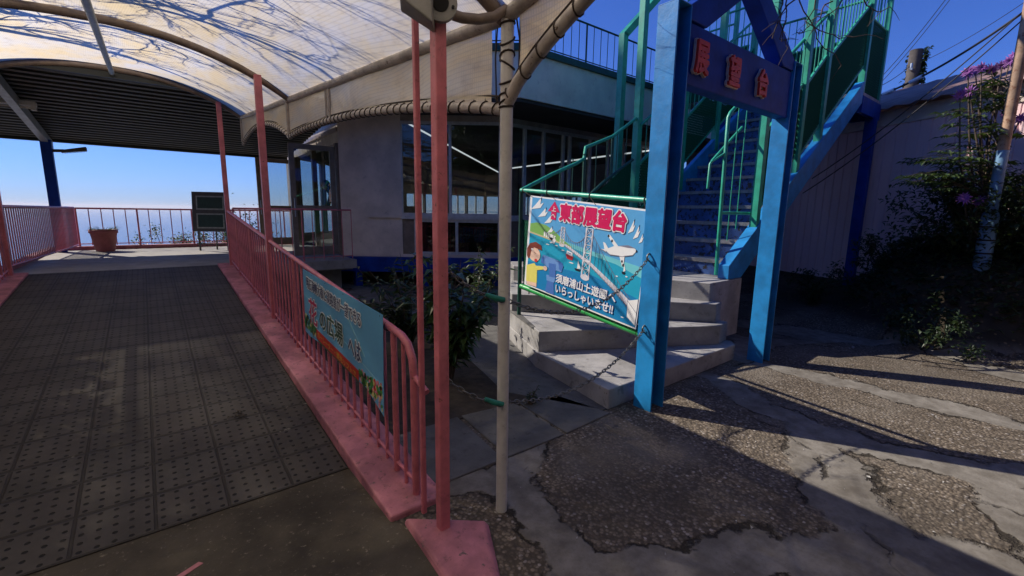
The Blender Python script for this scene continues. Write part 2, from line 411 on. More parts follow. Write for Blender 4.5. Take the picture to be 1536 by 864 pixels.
_deps = None
def text_geo(body, size, offset=0.0, extrude=0.0, sx=1.0):
    """outline of a word as (verts, faces), standing in its own x-y plane, centred on its box"""
    cu = bpy.data.curves.new('lettering', 'FONT'); cu.body = body; cu.size = size; cu.offset = offset; cu.extrude = extrude
    cu.resolution_u = 3
    ob = bpy.data.objects.new('lettering', cu); COL.objects.link(ob)
    dg = bpy.context.evaluated_depsgraph_get()
    me = bpy.data.meshes.new_from_object(ob.evaluated_get(dg))
    vs = [v.co.copy() for v in me.vertices]; fs = [tuple(p.vertices) for p in me.polygons]
    bpy.data.objects.remove(ob); bpy.data.curves.remove(cu); bpy.data.meshes.remove(me)
    if vs:
        x0 = min(v.x for v in vs); x1 = max(v.x for v in vs); y0 = min(v.y for v in vs); y1 = max(v.y for v in vs)
        for v in vs: v.x = (v.x - (x0 + x1) / 2) * sx; v.y -= (y0 + y1) / 2
    return vs, fs, ((x1 - x0) * sx, y1 - y0)
# ------------------------------------------------------------------ camera, sky, sun
cam = bpy.data.cameras.new('camera'); cam.sensor_width = 36; cam.lens = 680 / 1536 * 36; cam.clip_start = .05; cam.clip_end = 60000
co = bpy.data.objects.new('camera', cam); COL.objects.link(co); scene.camera = co
PITCH, ROLL = R(9.5), R(.9)
fw = Vector((0, math.cos(PITCH), -math.sin(PITCH))); rt = Vector((1, 0, 0)); up = Vector((0, math.sin(PITCH), math.cos(PITCH)))
rr = rt * math.cos(ROLL) + up * math.sin(ROLL); uu = -rt * math.sin(ROLL) + up * math.cos(ROLL)
def toN(q): x, y = W(q.x, q.y); return Vector((x, y, q.z))
rr, uu, ff = toN(rr), toN(uu), toN(fw)
M = Matrix(((rr.x, uu.x, -ff.x, 0), (rr.y, uu.y, -ff.y, 0), (rr.z, uu.z, -ff.z, 1.55), (0, 0, 0, 1)))
co.matrix_world = M

SUN_AZ, SUN_EL = R(-29.5), R(39)          # measured from +Y towards +X
wd = bpy.data.worlds.new('World'); scene.world = wd; wd.use_nodes = True
nt = wd.node_tree; bg = nt.nodes['Background']
sky = nt.nodes.new('ShaderNodeTexSky'); sky.sky_type = 'NISHITA'; sky.sun_disc = False
sky.sun_elevation = SUN_EL; sky.sun_rotation = SUN_AZ; sky.altitude = 200; sky.air_density = 1.15; sky.dust_density = .15; sky.ozone_density = 4.0
tint = nt.nodes.new('ShaderNodeMix'); tint.data_type = 'RGBA'; tint.blend_type = 'MULTIPLY'; tint.inputs[0].default_value = 1
nt.links.new(sky.outputs[0], tint.inputs[6]); tint.inputs[7].default_value = (.66, 1.04, 2.3, 1)      # cool white balance of the photograph
nt.links.new(tint.outputs[2], bg.inputs[0]); bg.inputs[1].default_value = .0505
sl = bpy.data.lights.new('sun', 'SUN'); sl.energy = 5.0; sl.angle = R(.5); sl.color = (1, .92, .80)
so = bpy.data.objects.new('sun', sl); COL.objects.link(so); so.location = (-5, 8, 20)
sd = Vector((math.sin(SUN_AZ) * math.cos(SUN_EL), math.cos(SUN_AZ) * math.cos(SUN_EL), math.sin(SUN_EL)))
so.rotation_euler = sd.to_track_quat('Z', 'Y').to_euler()
vs_ = scene.view_settings; vs_.view_transform = 'Standard'; vs_.look = 'None'; vs_.gamma = 1; vs_.exposure = .22; vs_.use_curve_mapping = False
scene.cycles.max_bounces = 8; scene.cycles.transparent_max_bounces = 16; scene.cycles.use_denoising = True

# ------------------------------------------------------------------ ground, ramp, deck
def ss(x, a, b):
    t = max(0, min(1, (x - a) / (b - a))); return t * t * (3 - 2 * t)
def gz(X, Y):
    x = X * math.cos(AZ) - Y * math.sin(AZ); y = X * math.sin(AZ) + Y * math.cos(AZ)
    z = .30 * ss(X, 6.8, 9.6) * ss(Y, -3, 2)
    q = math.hypot((X - 9.0) / 2.0, (Y - .9) / 1.7); z = max(z, 1.10 * (1 - ss(q, .42, 1.0)))
    z += .012 * math.sin(X * 2.1 + 1) * math.sin(Y * 1.7) * ss(X, 3.4, 5)
    if Y < -3.6: z += min(7, (-3.6 - Y) * .5) * ss(-Y, 3.6, 5.5)  # ground raised out of view behind the camera to cut sky light
    d = max(Y - 15.6, -(X + 5.5), 0) if Y > -3.6 else 0
    if d > 0: z -= min(.5 * d * min(1, d / 3), 150)
    return z
xs = [-9000, -3000, -900, -300, -100, -40, -20, -12, -9, -7] + [-6 + .3 * i for i in range(71)] + [17, 20, 26, 40, 100, 400, 2000, 9000]
ys = [-9000, -2000, -300, -60, -20, -12, -8] + [-6 + .3 * i for i in range(64)] + [14, 15, 15.6, 17, 20, 26, 34, 60, 120, 250, 500]
mb = MB(); nx = len(xs)
mb.add([(x, y, gz(x, y)) for y in ys for x in xs], [(j * nx + i, j * nx + i + 1, (j + 1) * nx + i + 1, (j + 1) * nx + i) for j in range(len(ys) - 1) for i in range(nx - 1)], True)
struct(mb.build('ground', 'old_paving'))
mb = MB(); mb.add([(-50000, 60, -148), (50000, 60, -148), (50000, 52000, -148), (-50000, 52000, -148)], [(0, 1, 2, 3)])
mb.add([(-50000, -50000, -148), (-400, -50000, -148), (-400, 60, -148), (-50000, 60, -148)], [(0, 1, 2, 3)])
struct(mb.build('sea', 'sea_water'))
mb = MB()
n = 24
for (cx, cy, L, hgt) in [(-5200, 6900, 2600, 120), (-9500, 15000, 5200, 300)]:
    vs = []
    for i in range(n + 1):
        t = i / n; a = -1 + 2 * t
        hh = hgt * (1 - a * a) ** .8 * (.75 + .25 * math.sin(9 * t + cx))
        for (dy, k) in ((-1, 0), (0, 1), (1, 0)):
            vs.append((cx + a * L * .86 , cy + a * L * .5 + dy * L * .18, -149 + hh * k))
    mb.add(vs, [(3 * i + k, 3 * i + k + 1, 3 * i + k + 4, 3 * i + k + 3) for i in range(n) for k in (0, 1)], True)
struct(mb.build('hills', 'hill_green'))

hz = NT('haze_air'); pv = hz.n('ShaderNodeVolumePrincipled'); pv.inputs['Color'].default_value = (.93, .95, .98, 1); pv.inputs['Density'].default_value = 6e-5
pv.inputs['Anisotropy'].default_value = .2; hz.l(pv.outputs[0], hz.out.inputs['Volume']); MATS['haze_air'] = hz.m
mb = MB(); mb.box(-54000, 54000, -54000, 56000, -155, 64); hb = mb.build('haze', 'haze_air'); hb['kind'] = 'stuff'
SL = .0985
def rz(Y): return max(0, min(.612, (Y - 2.60) * SL))
# smooth forecourt in front of the ramp
mb = MB(); mb.prism([(-6, -4), (.95, -4), (.98, 1.2), (.84, 1.95), (.81, 2.62), (-1.36, 2.62), (-6, 2.62)], -.05, .004)
struct(mb.build('forecourt', 'worn_concrete'))
mb = MB()
def wedge(mb, x0, x1, y0, y1, lift=0., base=-.05):
    N = 1
    mb.hexa([(x0, y0, base), (x1, y0, base), (x1, y1, base), (x0, y1, base), (x0, y0, rz(y0) + lift), (x1, y0, rz(y0) + lift), (x1, y1, rz(y1) + lift), (x0, y1, rz(y1) + lift)])
wedge(mb, -1.34, .81, 2.58, 8.80, .010)
struct(mb.build('ramp_path', 'ramp_tiles'))
mb = MB(); wedge(mb, .814, 1.13, 1.97, 8.82, .035); wedge(mb, -1.66, -1.344, 2.58, 8.82, .035)
struct(mb.build('ramp_kerb', 'pink_floor', bevel=.012))
mb = MB(); mb.hexa([(.82, 1.36, 0), (1.02, 1.30, 0), (1.20, 1.66, 0), (.86, 1.93, 0), (.84, 1.38, .03), (1.00, 1.33, .03), (1.17, 1.66, .042), (.87, 1.91, .042)])
struct(mb.build('kerb_pad', 'pink_floor', bevel=.012))
mb = MB(); mb.prism([(-1.72, 8.82), (3.04, 8.82), (3.04, 13.35), (-1.72, 13.35)], .40, .612); mb.prism([(-1.6, 9.1), (2.9, 9.1), (2.9, 13.1), (-1.6, 13.1)], -4, .40)
mb.prism([(1.2, 8.6), (3.04, 8.6), (3.04, 8.82), (1.2, 8.82)], .45, .614)
struct(mb.build('deck', 'deck_floor'))
mb = MB(); mb.box(-1.7, 3.0, 13.20, 13.36, .612, .69); mb.box(-1.72, -1.60, 8.9, 13.2, .612, .68)
struct(mb.build('deck_kerb', 'pink_floor'))
mb = MB(); mb.prism([(-.06, 2.19), (-.04, 2.17), (.05, 2.215), (.035, 2.235)], .004, .0065); struct(mb.build('paint_mark', 'pink_floor'))
# concrete slabs with open drain joints beside the white post
for i, poly in enumerate([[(1.15, 2.10), (1.62, 2.10), (1.70, 2.78), (1.15, 2.78)], [(1.66, 2.10), (2.16, 2.10), (2.21, 2.72), (1.735, 2.78)], [(2.19, 2.10), (2.70, 2.13), (2.60, 2.62), (2.24, 2.70)]]):
    mb = MB(); mb.prism(poly, -.03, .012); struct(mb.build('drain_slab', 'concrete_dark', bevel=.006))
mb = MB(); mb.prism([(1.14, 2.80), (2.62, 2.66), (3.1, 4.6), (2.6, 8.4), (1.14, 8.6)], -.02, .008)
struct(mb.build('soil', 'soil'))

# ------------------------------------------------------------------ covered way over the ramp
def ze(Y): return 2.40 + .084 * (Y - 1.74) if Y >= 1.74 else 2.40 + .16 * (1.74 - Y)
XL, XR = -1.85, 1.32
def arch(X, Y):
    a = abs((X - (XL + XR) / 2) / ((XR - XL) / 2)); return ze(Y) + .43 * max(0, 1 - min(1, a) ** 2.3)
RIBS = [-1.3, 1.75, 5.60, 8.70]
def sag(Y):
    for a, b in zip(RIBS, RIBS[1:]):
        if a <= Y <= b: return .05 * math.sin(math.pi * (Y - a) / (b - a))
    return 0
can = thing('tunnel_canopy', (.98, 1.74, .04), 'barrel vaulted canopy of translucent film on pink and white posts over the ramp', 'canopy')
NX, NY = 30, 70
mb = MB(); g = []
for j in range(NY + 1):
    Y = -1.3 + (8.78 + 1.3) * j / NY
    for i in range(NX + 1):
        X = XL + (XR - XL) * i / NX; a = abs(2 * i / NX - 1)
        g.append((X, Y, arch(X, Y) + .045 * (1 - a ** 6) - sag(Y) * (1 - a ** 2)))
mb.add(g, [(j * (NX + 1) + i, j * (NX + 1) + i + 1, (j + 1) * (NX + 1) + i + 1, (j + 1) * (NX + 1) + i) for j in range(NY) for i in range(NX)], True)
mb.build('canopy_sheet', 'canopy_film', can)
for Y in RIBS:
    mb = MB(); mb.tube([(XL + (XR - XL) * i / 28, Y, arch(XL + (XR - XL) * i / 28, Y)) for i in range(29)], .036, 10)
    mb.build('rib', 'rib_brown', can)
for X, nm in ((XR, 'eave_pipe'), (XL, 'eave_pipe')):
    mb = MB(); mb.tube([(X, -1.3 + 10.05 * i / 40, ze(-1.3 + 10.05 * i / 40)) for i in range(41)], .034, 10)
    mb.build(nm, 'pipe_grey', can)
mb = MB(); mb.tube([(-.22, Y, arch(-.22, Y) - .055) for Y in (1.75, 3.6, 5.6, 7.2, 8.72)], .030, 10); mb.build('ridge_pipe', 'steel_galv', can)
def scal(Y):
    if Y <= 1.74:
        f = (1.74 - Y) / 3.0; return 2.01 + .20 * f + .46 * math.sin(math.pi * min(1, f)) ** .7
    if Y <= 5.69:
        f = (Y - 1.74) / 3.95; return 2.01 + .33 * f + .105 * math.sin(math.pi * f) ** .75
    f = (Y - 5.69) / 3.06; return 2.34 + .235 * f + .22 * math.sin(math.pi * f) ** .8
VY = [-1.26 + 3.0 * i / 30 for i in range(31)] + [1.74 + 3.95 * i / 40 for i in range(1, 41)] + [5.69 + 3.06 * i / 30 for i in range(1, 31)]
def vz(Y, f): return scal(Y) + .02 + (ze(Y) - scal(Y) - .02) * f
mb = MB(); g = []; NV = 8
for Y in VY:
    for k in range(NV + 1):
        f = k / NV; g.append((XR + .012 * math.sin(math.pi * f) * math.sin(Y * 5), Y, vz(Y, f)))
mb.add(g, [(i * (NV + 1) + k, i * (NV + 1) + k + 1, (i + 1) * (NV + 1) + k + 1, (i + 1) * (NV + 1) + k) for i in range(len(VY) - 1) for k in range(NV) if not (1.55 < VY[i] < 1.80 and 1)], True)
mb.build('valance_sheet', 'valance_film', can)
mb = MB(); mb.add([(XL - .01, Y, z) for Y in VY for z in (1.25 + .06 * Y, ze(Y))], [(2 * i, 2 * i + 1, 2 * i + 3, 2 * i + 2) for i in range(len(VY) - 1)]); mb.build('valance_sheet', 'valance_film', can)  # unseen left valance, added to keep sun patches off the ramp
for a, b in ((-1.26, 1.74), (1.74, 5.69), (5.69, 8.75)):
    yy = [Y for Y in VY if a - 1e-6 <= Y <= b + 1e-6]
    mb = MB(); mb.tube([(XR, Y, scal(Y)) for Y in yy], .028, 10); sp = mb.build('scalloped_pipe', 'pipe_grey', can)
    mb = MB(); mb.tube([(XR + .004, Y, scal(Y) + .058 - .02 * math.sin((Y - a) / (b - a) * math.pi)) for Y in yy], .006, 6)
    Lc = 0
    for p, q in zip(yy, yy[1:]):
        for f in (.5,):
            Y = p + (q - p) * f; z = scal(Y); sl_ = (scal(q) - scal(p)) / (q - p)
            d = Vector((0, 1, sl_)).normalized(); e1 = Vector((1, 0, 0)); e2 = d.cross(e1)
            mb.tube([Vector((XR, Y, z)) + (e1 * math.cos(t) + e2 * math.sin(t)) * .031 + d * .012 * math.sin(t) for t in [2 * math.pi * k / 10 for k in range(10)]], .0035, 5, closed=True)
            mb.tube([(XR, Y, z + .029), (XR + .004, Y, z + .058 - .02 * math.sin((Y - a) / (b - a) * math.pi))], .0035, 5)
    mb.build('lacing', 'rope_dark', sp)
for Y in (5.69, 8.75, 4.25):
    mb = MB(); mb.tube([(XR, Y, scal(Y)), (XR, Y, ze(Y))], .028 if Y != 4.25 else .016, 10)
    if Y == 4.25: mb.tube([(XR, Y + .09, scal(Y)), (XR, Y + .09, ze(Y))], .012, 8)
    mb.build('valance_strut', 'pipe_grey', can)
# white eave post with lacing round its head
mb = MB(); mb.tube([(1.32, 1.72, -.02), (1.32, 1.72, 2.44)], .0295, 16); wp = mb.build('support_post', 'white_paint', can)
wp['label'] = 'slim round white post'
mb = MB()
for k, z in enumerate([2.02, 2.045, 2.07, 2.13, 2.20, 2.24, 2.30, 2.37]):
    tilt = [.1, .5, .2, -.6, .7, -.5, .9, .2][k]
    mb.tube([(1.32 + .033 * math.cos(t), 1.72 + .033 * math.sin(t), z + .028 * tilt * math.cos(t + k)) for t in [2 * math.pi * q / 12 for q in range(12)]], .0045, 5, closed=True)
mb.tube([(1.34, 1.69, 2.42), (1.345, 1.665, 2.30), (1.34, 1.66, 2.18), (1.335, 1.675, 2.05)], .004, 5)
mb.tube([(1.325, 1.80, 2.40), (1.325, 1.815, 2.25), (1.322, 1.80, 2.06)], .004, 5)
mb.build('lacing', 'rope_dark', wp)
# posts carrying the ribs
def sq_post(x, y, z0, z1, w, label=None):
    mb = MB(); mb.box(x - w / 2, x + w / 2, y - w / 2, y + w / 2, z0, z1); o = mb.build('support_post', 'pink_paint', can, .006)
    if label: o['label'] = label
    return o
p = sq_post(.985, 1.745, .03, 2.36, .052, 'thick square pink post with a grey node at its head')
mb = MB(); n_ = Vector((-.45, -.9, -.05)).normalized(); c0 = Vector((.965, 1.69, 2.345))
mb.disc(c0, n_, .066, .03, 24); nd = mb.build('node_plate', 'bracket_grey', p)
mb = MB(); mb.disc(c0 + n_ * .0165, n_, .032, .006, 20); mb.build('node_hole', 'drain_dark', p)
mb = MB()
sdv = n_.cross(Vector((0, 0, 1))).normalized()
for s_ in (-1, 1): mb.disc(c0 + n_ * .018 + sdv * s_ * .048 - Vector((0, 0, .012)), n_, .006, .008, 8)
mb.build('bolt', 'drain_dark', p)
mb = MB(); mb.hexa([(.80, 1.70, 2.33), (.90, 1.64, 2.25), (.97, 1.74, 2.25), (.86, 1.82, 2.33), (.80, 1.70, 2.50), (.90, 1.64, 2.50), (.97, 1.74, 2.50), (.86, 1.82, 2.50)]); mb.build('node_box', 'bracket_grey', p, .006)
mb = MB(); mb.tube([(1.0, 1.72, 2.335), (1.08, 1.715, 2.332), (1.16, 1.712, 2.345), (1.24, 1.71, 2.375), (1.31, 1.705, 2.43), (1.37, 1.70, 2.50), (1.40, 1.70, 2.60)], .021, 10); mb.build('curved_arm', 'rib_brown', p)
sq_post(.965, 1.905, .03, 2.46, .026, 'thin square pink post beside the thick one')
for Y in (5.50, 8.62):
    o = sq_post(1.0, Y, rz(Y) + .03, arch(1.0, Y + .05), .066)
    if Y < 6:
        mb = MB(); mb.lathe([(.072, 0), (.07, .02), (.05, .03)], (1.0 - .02, Y, rz(Y) + .03), 16); mb.build('post_foot', 'pink_floor', o)
for Y in (1.75, 5.5, 8.70): sq_post(-1.50, Y, rz(Y) + .03, arch(-1.50, Y), .07)

# ------------------------------------------------------------------ railings
def rail_straight(root, p, q, h, step, post_every, lower=.07, rb=.011, rt_=.021, rp=.019, mat='pink_paint', lower_mat=None):
    p = Vector(p); q = Vector(q); L = (q - p).length; d = (q - p) / L
    mb = MB(); mb.tube([p + Vector((0, 0, h)), q + Vector((0, 0, h))], rt_, 10); mb.build('top_rail', mat, root)
    mb = MB(); mb.tube([p + Vector((0, 0, lower)), q + Vector((0, 0, lower))], rb, 8); mb.build('lower_rail', lower_mat or mat, root)
    n = max(2, int(round(L / step))); proto = {}
    for i in range(n + 1):
        kind = 'post' if i % post_every == 0 else 'baluster'
        b = p + (q - p) * i / n
        if kind not in proto:
            mb = MB()
            if kind == 'post': mb.tube([(b.x, b.y, b.z - .02), (b.x, b.y, b.z + h)], rp, 8)
            else: mb.tube([(b.x, b.y, b.z + .015), (b.x, b.y, b.z + h)], rb, 6)
            o = mb.build(kind, mat, root); proto[kind] = (o, b)
        else:
            o, b0 = proto[kind]; inst(o, b - b0, root)
rr_ = thing('ramp_railing', (1.0, 2.06, .04), 'long pink metal railing with close balusters beside the ramp, a banner tied to it', 'railing')
rail_straight(rr_, (1.0, 2.30, rz(2.30) + .04), (1.0, 8.58, rz(8.58) + .04), .865, .137, 8)
mb = MB()
z1 = rz(2.3) + .04 + .865
mb.tube([(1.0, 2.32, z1), (1.0, 2.20, z1 - .012), (1.0, 2.12, z1 - .045), (1.0, 2.075, z1 - .11), (1.0, 2.06, z1 - .2), (1.0, 2.06, .02)], .0215, 10)
mb.build('end_post', 'pink_paint', rr_)
mb = MB(); mb.tube([(1.0, 2.07, .71), (1.005, 1.93, .66)], .016, 8); mb.build('tie_bar', 'pink_paint', rr_)
mb = MB(); mb.tube([(1.0, 2.06, .11), (1.0, 2.3, .12)], .011, 8); mb.build('lower_rail', 'pink_paint', rr_)
mb = MB(); mb.tube([(.995, 2.17, .035), (.995, 2.17, .86)], .012, 8); mb.build('baluster', 'pink_paint', rr_)
lr = thing('ramp_railing', (-1.5, 2.9, .04), 'pink metal railing along the far side of the ramp, nearest the left edge', 'railing')
rail_straight(lr, (-1.50, 2.9, rz(2.9) + .04), (-1.50, 8.62, rz(8.62) + .04), .865, .15, 8)
dl = thing('deck_railing', (-1.52, 8.8, .65), 'pink deck railing with flat slats running back to the deck corner', 'railing')
mb = MB(); mb.tube([(-1.50, 8.78, 1.52), (-1.22, 13.2, 1.50)], .022, 8); mb.build('top_rail', 'pink_paint', dl)
mb = MB(); mb.tube([(-1.50, 8.78, .74), (-1.22, 13.2, .72)], .016, 8); mb.build('lower_rail', 'pink_paint', dl)
proto = None
for i in range(44):
    f = i / 43; x = -1.50 + .28 * f; y = 8.8 + 4.4 * f
    if proto is None:
        mb = MB(); mb.box(x - .006, x + .006, y - .022, y + .022, .74, 1.52); proto = mb.build('baluster', 'pink_paint', dl); b0 = Vector((x, y, 0))
    else: inst(proto, Vector((x, y, 0)) - b0, dl)
df = thing('deck_railing', (-1.2, 13.24, .68), 'dark brown thin-bar railing along the far seaward edge of the deck', 'railing')
rail_straight(df, (-1.2, 13.26, .69), (3.0, 13.26, .69), .80, .20, 5, .05, .010, .019, .017, 'pink_paint')
dr = thing('door_railing', (1.05, 8.72, .61), 'short pink railing with thin bars in front of the open glass doors', 'railing')
rail_straight(dr, (1.08, 8.70, .62), (3.0, 8.70, .62), .92, .17, 6, .06, .008, .016, .014, 'pink_paint')

# hanging banner on the ramp railing
class Panel:
    """flat printed panel: s runs left to right, t bottom to top, n is towards the reader"""
    def __init__(s, bl, br, tl):
        s.o = Vector(bl); s.x = (Vector(br) - s.o); s.w = s.x.length; s.x.normalize()
        y = Vector(tl) - s.o; y -= s.x * y.dot(s.x); s.h = y.length; s.y = y.normalized(); s.n = s.x.cross(s.y); s.g = lambda a: a
    def P(s, a, b, d=0): return s.o + s.x * a + s.y * b + s.n * d
    def poly(s, mb, pts, d, mat, th=.0012, U=True):
        """pts in fractions of the panel (t from the top)"""
        mb.mat(mat); pp = [(s.g(a) * s.w, (1 - b) * s.h) for a, b in pts]
        ar = sum(pp[i][0] * pp[(i + 1) % len(pp)][1] - pp[(i + 1) % len(pp)][0] * pp[i][1] for i in range(len(pp)))
        if ar < 0: pp = pp[::-1]
        n = len(pp)
        mb.add([s.P(a, b, d - th) for a, b in pp] + [s.P(a, b, d) for a, b in pp], [tuple(range(n, 2 * n))] + [(i, (i + 1) % n, n + (i + 1) % n, n + i) for i in range(n)])
    def ell(s, mb, c, rx, ry, d, mat, rot=0, n=18):
        pts = []
        for k in range(n):
            t = 2 * math.pi * k / n; x = rx * math.cos(t); y = ry * math.sin(t)
            pts.append((c[0] + (x * math.cos(rot) - y * math.sin(rot)) / s.w, c[1] + (x * math.sin(rot) + y * math.cos(rot)) / s.h))
        s.poly(mb, pts, d, mat)
    def line(s, mb, pts, wd, d, mat):
        for (a, b), (a2, b2) in zip(pts, pts[1:]):
            dx = (a2 - a) * s.w; dy = (b2 - b) * s.h; L = math.hypot(dx, dy) or 1; ox = -dy / L * wd / 2 / s.w; oy = dx / L * wd / 2 / s.h
            s.poly(mb, [(a + ox, b + oy), (a2 + ox, b2 + oy), (a2 - ox, b2 - oy), (a - ox, b - oy)], d, mat)
    def word(s, root, body, c, hgt, wid, d, mat, outline=None, ow=.012, name='lettering', bold=.004, skew=0):
        a0, a1 = s.g(c[0] - wid / s.w / 2), s.g(c[0] + wid / s.w / 2); c = ((a0 + a1) / 2, c[1]); wid = (a1 - a0) * s.w
        vs, fs, (w0, h0) = text_geo(body, 1.0)
        sx = wid / w0; sy = hgt / h0
        for k, (off, dd, m) in enumerate(([(bold + ow, d, outline)] if outline else []) + [(bold, d + .0022, mat)]):
            mb = MB(); mb.mat(m); n = 12 if off > .006 else 8
            ring = [(0, 0)] + [(off * math.cos(6.2832 * q / n), off * math.sin(6.2832 * q / n)) for q in range(n)]
            if off > .012: ring += [(off * .5 * math.cos(6.2832 * q / 6), off * .5 * math.sin(6.2832 * q / 6)) for q in range(6)]
            for q, (ox, oy) in enumerate(ring):
                mb.add([s.P(c[0] * s.w + v.x * sx + ox, (1 - c[1]) * s.h + v.y * sy + skew * v.x * sx + oy, dd + .00008 * q) for v in vs], fs)
            mb.build(name if k or not outline else 'lettering_outline', None, root)
bp = Panel((.955, 4.00, .53), (.955, 2.36, .45), (.955, 4.00, 1.065))
bp.g = lambda a: 1.25 * a / (1 + .25 * a)
bn = thing('banner', tuple(bp.P(bp.w / 2, 0)), 'light blue printed banner with Japanese lettering tied to the pink ramp railing', 'banner')
mb = MB(); mb.mat('bn_sky')
prof = [(0, 1.0), (.06, 1.02), (.16, .99), (.25, .97), (.72, .995), (.80, .99), (.9, 1.06), (1, 1.13)]
top = [(0, .0), (1, .0)]
bp.poly(mb, [(0, 0)] + prof + [(1, 0)], 0, 'bn_sky', .002)
bs = mb.build('banner_sheet', None, bn)
mb = MB()
bp.poly(mb, [(0, .38), (1, .80), (1, .815), (0, .39)], .0008, 'bn_pale'); bp.poly(mb, [(.60, .30), (.615, .30), (.80, .62), (.78, .62)], .0009, 'bn_pale')
rnd = random.Random(3)
for k in range(70):
    a = rnd.uniform(.0, .2); b = .72 + .9 * a + rnd.uniform(-.05, .22 - a); 
    if b < 1: bp.ell(mb, (a, min(.97, b)), rnd.uniform(.012, .03), rnd.uniform(.010, .022), .0012 + .0001 * (k % 6), rnd.choice(['bn_green', 'bn_dark', 'bn_green', 'bn_cream', 'bn_dark']), rnd.uniform(0, 3), 8)
for k in range(120):
    a = rnd.uniform(.73, .985); b = rnd.uniform(.84 - .35 * max(0, a - .82), .97 + .55 * max(0, a - .80))
    bp.ell(mb, (a, b), rnd.uniform(.010, .026), rnd.uniform(.010, .022), .0012 + .0001 * (k % 6), rnd.choice(['bn_green', 'bn_dark', 'bn_green', 'bn_cream', 'bn_pink', 'bn_dark'] if a < .88 else ['bn_pink', 'bn_cream', 'bn_green', 'bn_red', 'bn_pink']), rnd.uniform(0, 3), 8)
bp.poly(mb, [(.17, .80), (.72, .86), (.72, .985), (.17, .945)], .002, 'bn_red'); bp.poly(mb, [(.17, .945), (.72, .985), (.72, 1.0), (.2, .975)], .0022, 'bn_dark')
mb.build('printed_picture', None, bs)
bp.word(bs, '明石海峡大橋と淡路島が一望できる', (.41, .19), .092, 1.16, .003, 'bn_navy', 'bn_white', .009, bold=.0012, skew=-.02)
bp.word(bs, '花', (.135, .57), .20, .19, .003, 'bn_mag', 'bn_white', .008, bold=.0035)
bp.word(bs, 'の広場', (.385, .58), .155, .50, .003, 'bn_ink', 'bn_white', .008, bold=.003)
bp.word(bs, 'へは', (.68, .62), .12, .24, .003, 'bn_navy', 'bn_white', .008, bold=.003)
bp.word(bs, 'カーレーター・観光リフトで', (.445, .895), .046, .82, .0034, 'bn_orange', None, bold=.001, skew=-.05)
mb = MB()
for f in (.01, .17, .38, .62, .99):
    y = 4.0 - 1.64 * f; zt = rz(y) + .04 + .865
    mb.tube([(1.0 + .024 * math.cos(t), y, zt + .024 * math.sin(t)) for t in [2 * math.pi * q / 12 for q in range(12)]], .0035, 5, closed=True)
    mb.tube([(.975, y, zt - .01), (.955, y, bp.P(f * bp.w, bp.h).z - .01)], .003, 5)
mb.build('cable_tie', 'rope_dark', bn)
# ------------------------------------------------------------------ terrace roof and things on the deck
tr = thing('terrace_roof', (-1.43, 12.95, .61), 'dark corrugated sheet roof over the terrace on a blue column', 'roof')
mb = MB(); prof = []
Y0, Y1, Z0, Z1 = 8.76, 13.40, 3.42, 2.86
nn = int((Y1 - Y0) / .19)
for i in range(nn):
    y = Y0 + (Y1 - Y0) * i / nn; w = (Y1 - Y0) / nn
    for f, dz in ((0, 0), (.42, 0), (.52, .045), (.90, .045)):
        yy = y + w * f; prof.append((yy, Z0 + (Z1 - Z0) * (yy - Y0) / (Y1 - Y0) + dz))
N = len(prof); vs = [(x, y, z) for x in (-6.5, 3.0) for y, z in prof] + [(x, y, z + .02) for x in (-6.5, 3.0) for y, z in prof]
fs = [(i, N + i, N + i + 1, i + 1) for i in range(N - 1)] + [(2 * N + i, 2 * N + i + 1, 3 * N + i + 1, 3 * N + i) for i in range(N - 1)]
mb.add(vs, fs); mb.build('roof_sheet', 'corrugate_dark', tr)
mb = MB(); mb.box(-6.5, 3.0, 13.36, 13.46, 2.82, 2.98); mb.build('fascia', 'corrugate_dark', tr)
mb = MB(); mb.box(-6.5, 3.0, 8.70, 8.76, 3.30, 3.47); mb.build('fascia', 'corrugate_dark', tr)
mb = MB(); mb.beam((-1.45, 9.0, 3.25), (-1.45, 13.4, 2.76), .10, .16); mb.build('roof_beam', 'steel_galv', tr)
mb = MB(); mb.box(-1.52, -1.36, 12.75, 12.91, .61, 2.80); mb.build('column', 'navy_paint', tr, .006)
fl = thing('floodlight', (-1.28, 12.82, 2.62), 'small dark floodlight sticking out from the blue terrace column', 'floodlight')
mb = MB(); mb.tube([(-1.36, 12.83, 2.60), (-1.20, 12.80, 2.61)], .03, 8); mb.build('bracket', 'board_frame', fl)
mb = MB(); mb.hexa([(-1.24, 12.7, 2.565), (-.86, 12.68, 2.63), (-.86, 12.88, 2.63), (-1.24, 12.9, 2.565), (-1.22, 12.7, 2.62), (-.86, 12.68, 2.71), (-.86, 12.88, 2.71), (-1.22, 12.9, 2.62)]); mb.build('lamp_housing', 'board_frame', fl, .012)
mb = MB(); mb.hexa([(-1.20, 12.72, 2.563), (-.90, 12.70, 2.613), (-.90, 12.86, 2.613), (-1.20, 12.88, 2.563), (-1.20, 12.72, 2.569), (-.90, 12.70, 2.619), (-.90, 12.86, 2.619), (-1.20, 12.88, 2.569)]); mb.build('lamp_lens', 'glass', fl)
ft = thing('fluorescent_fitting', (-1.5, 10.5, 3.0), 'unlit white tube fitting under the terrace roof by the galvanised beam', 'ceiling light')
mb = MB(); mb.box(-2.4, -1.22, 10.42, 10.56, 3.06, 3.13); mb.build('lamp_tray', 'white_paint', ft, .01)
mb = MB(); mb.tube([(-2.35, 10.49, 3.035), (-1.27, 10.49, 3.035)], .016, 8); mb.build('lamp_tube', 'white_paint', ft)
mb = MB(); mb.box(-1.285, -1.225, 10.44, 10.54, 3.0, 3.06); mb.build('tube_holder', 'white_paint', ft)
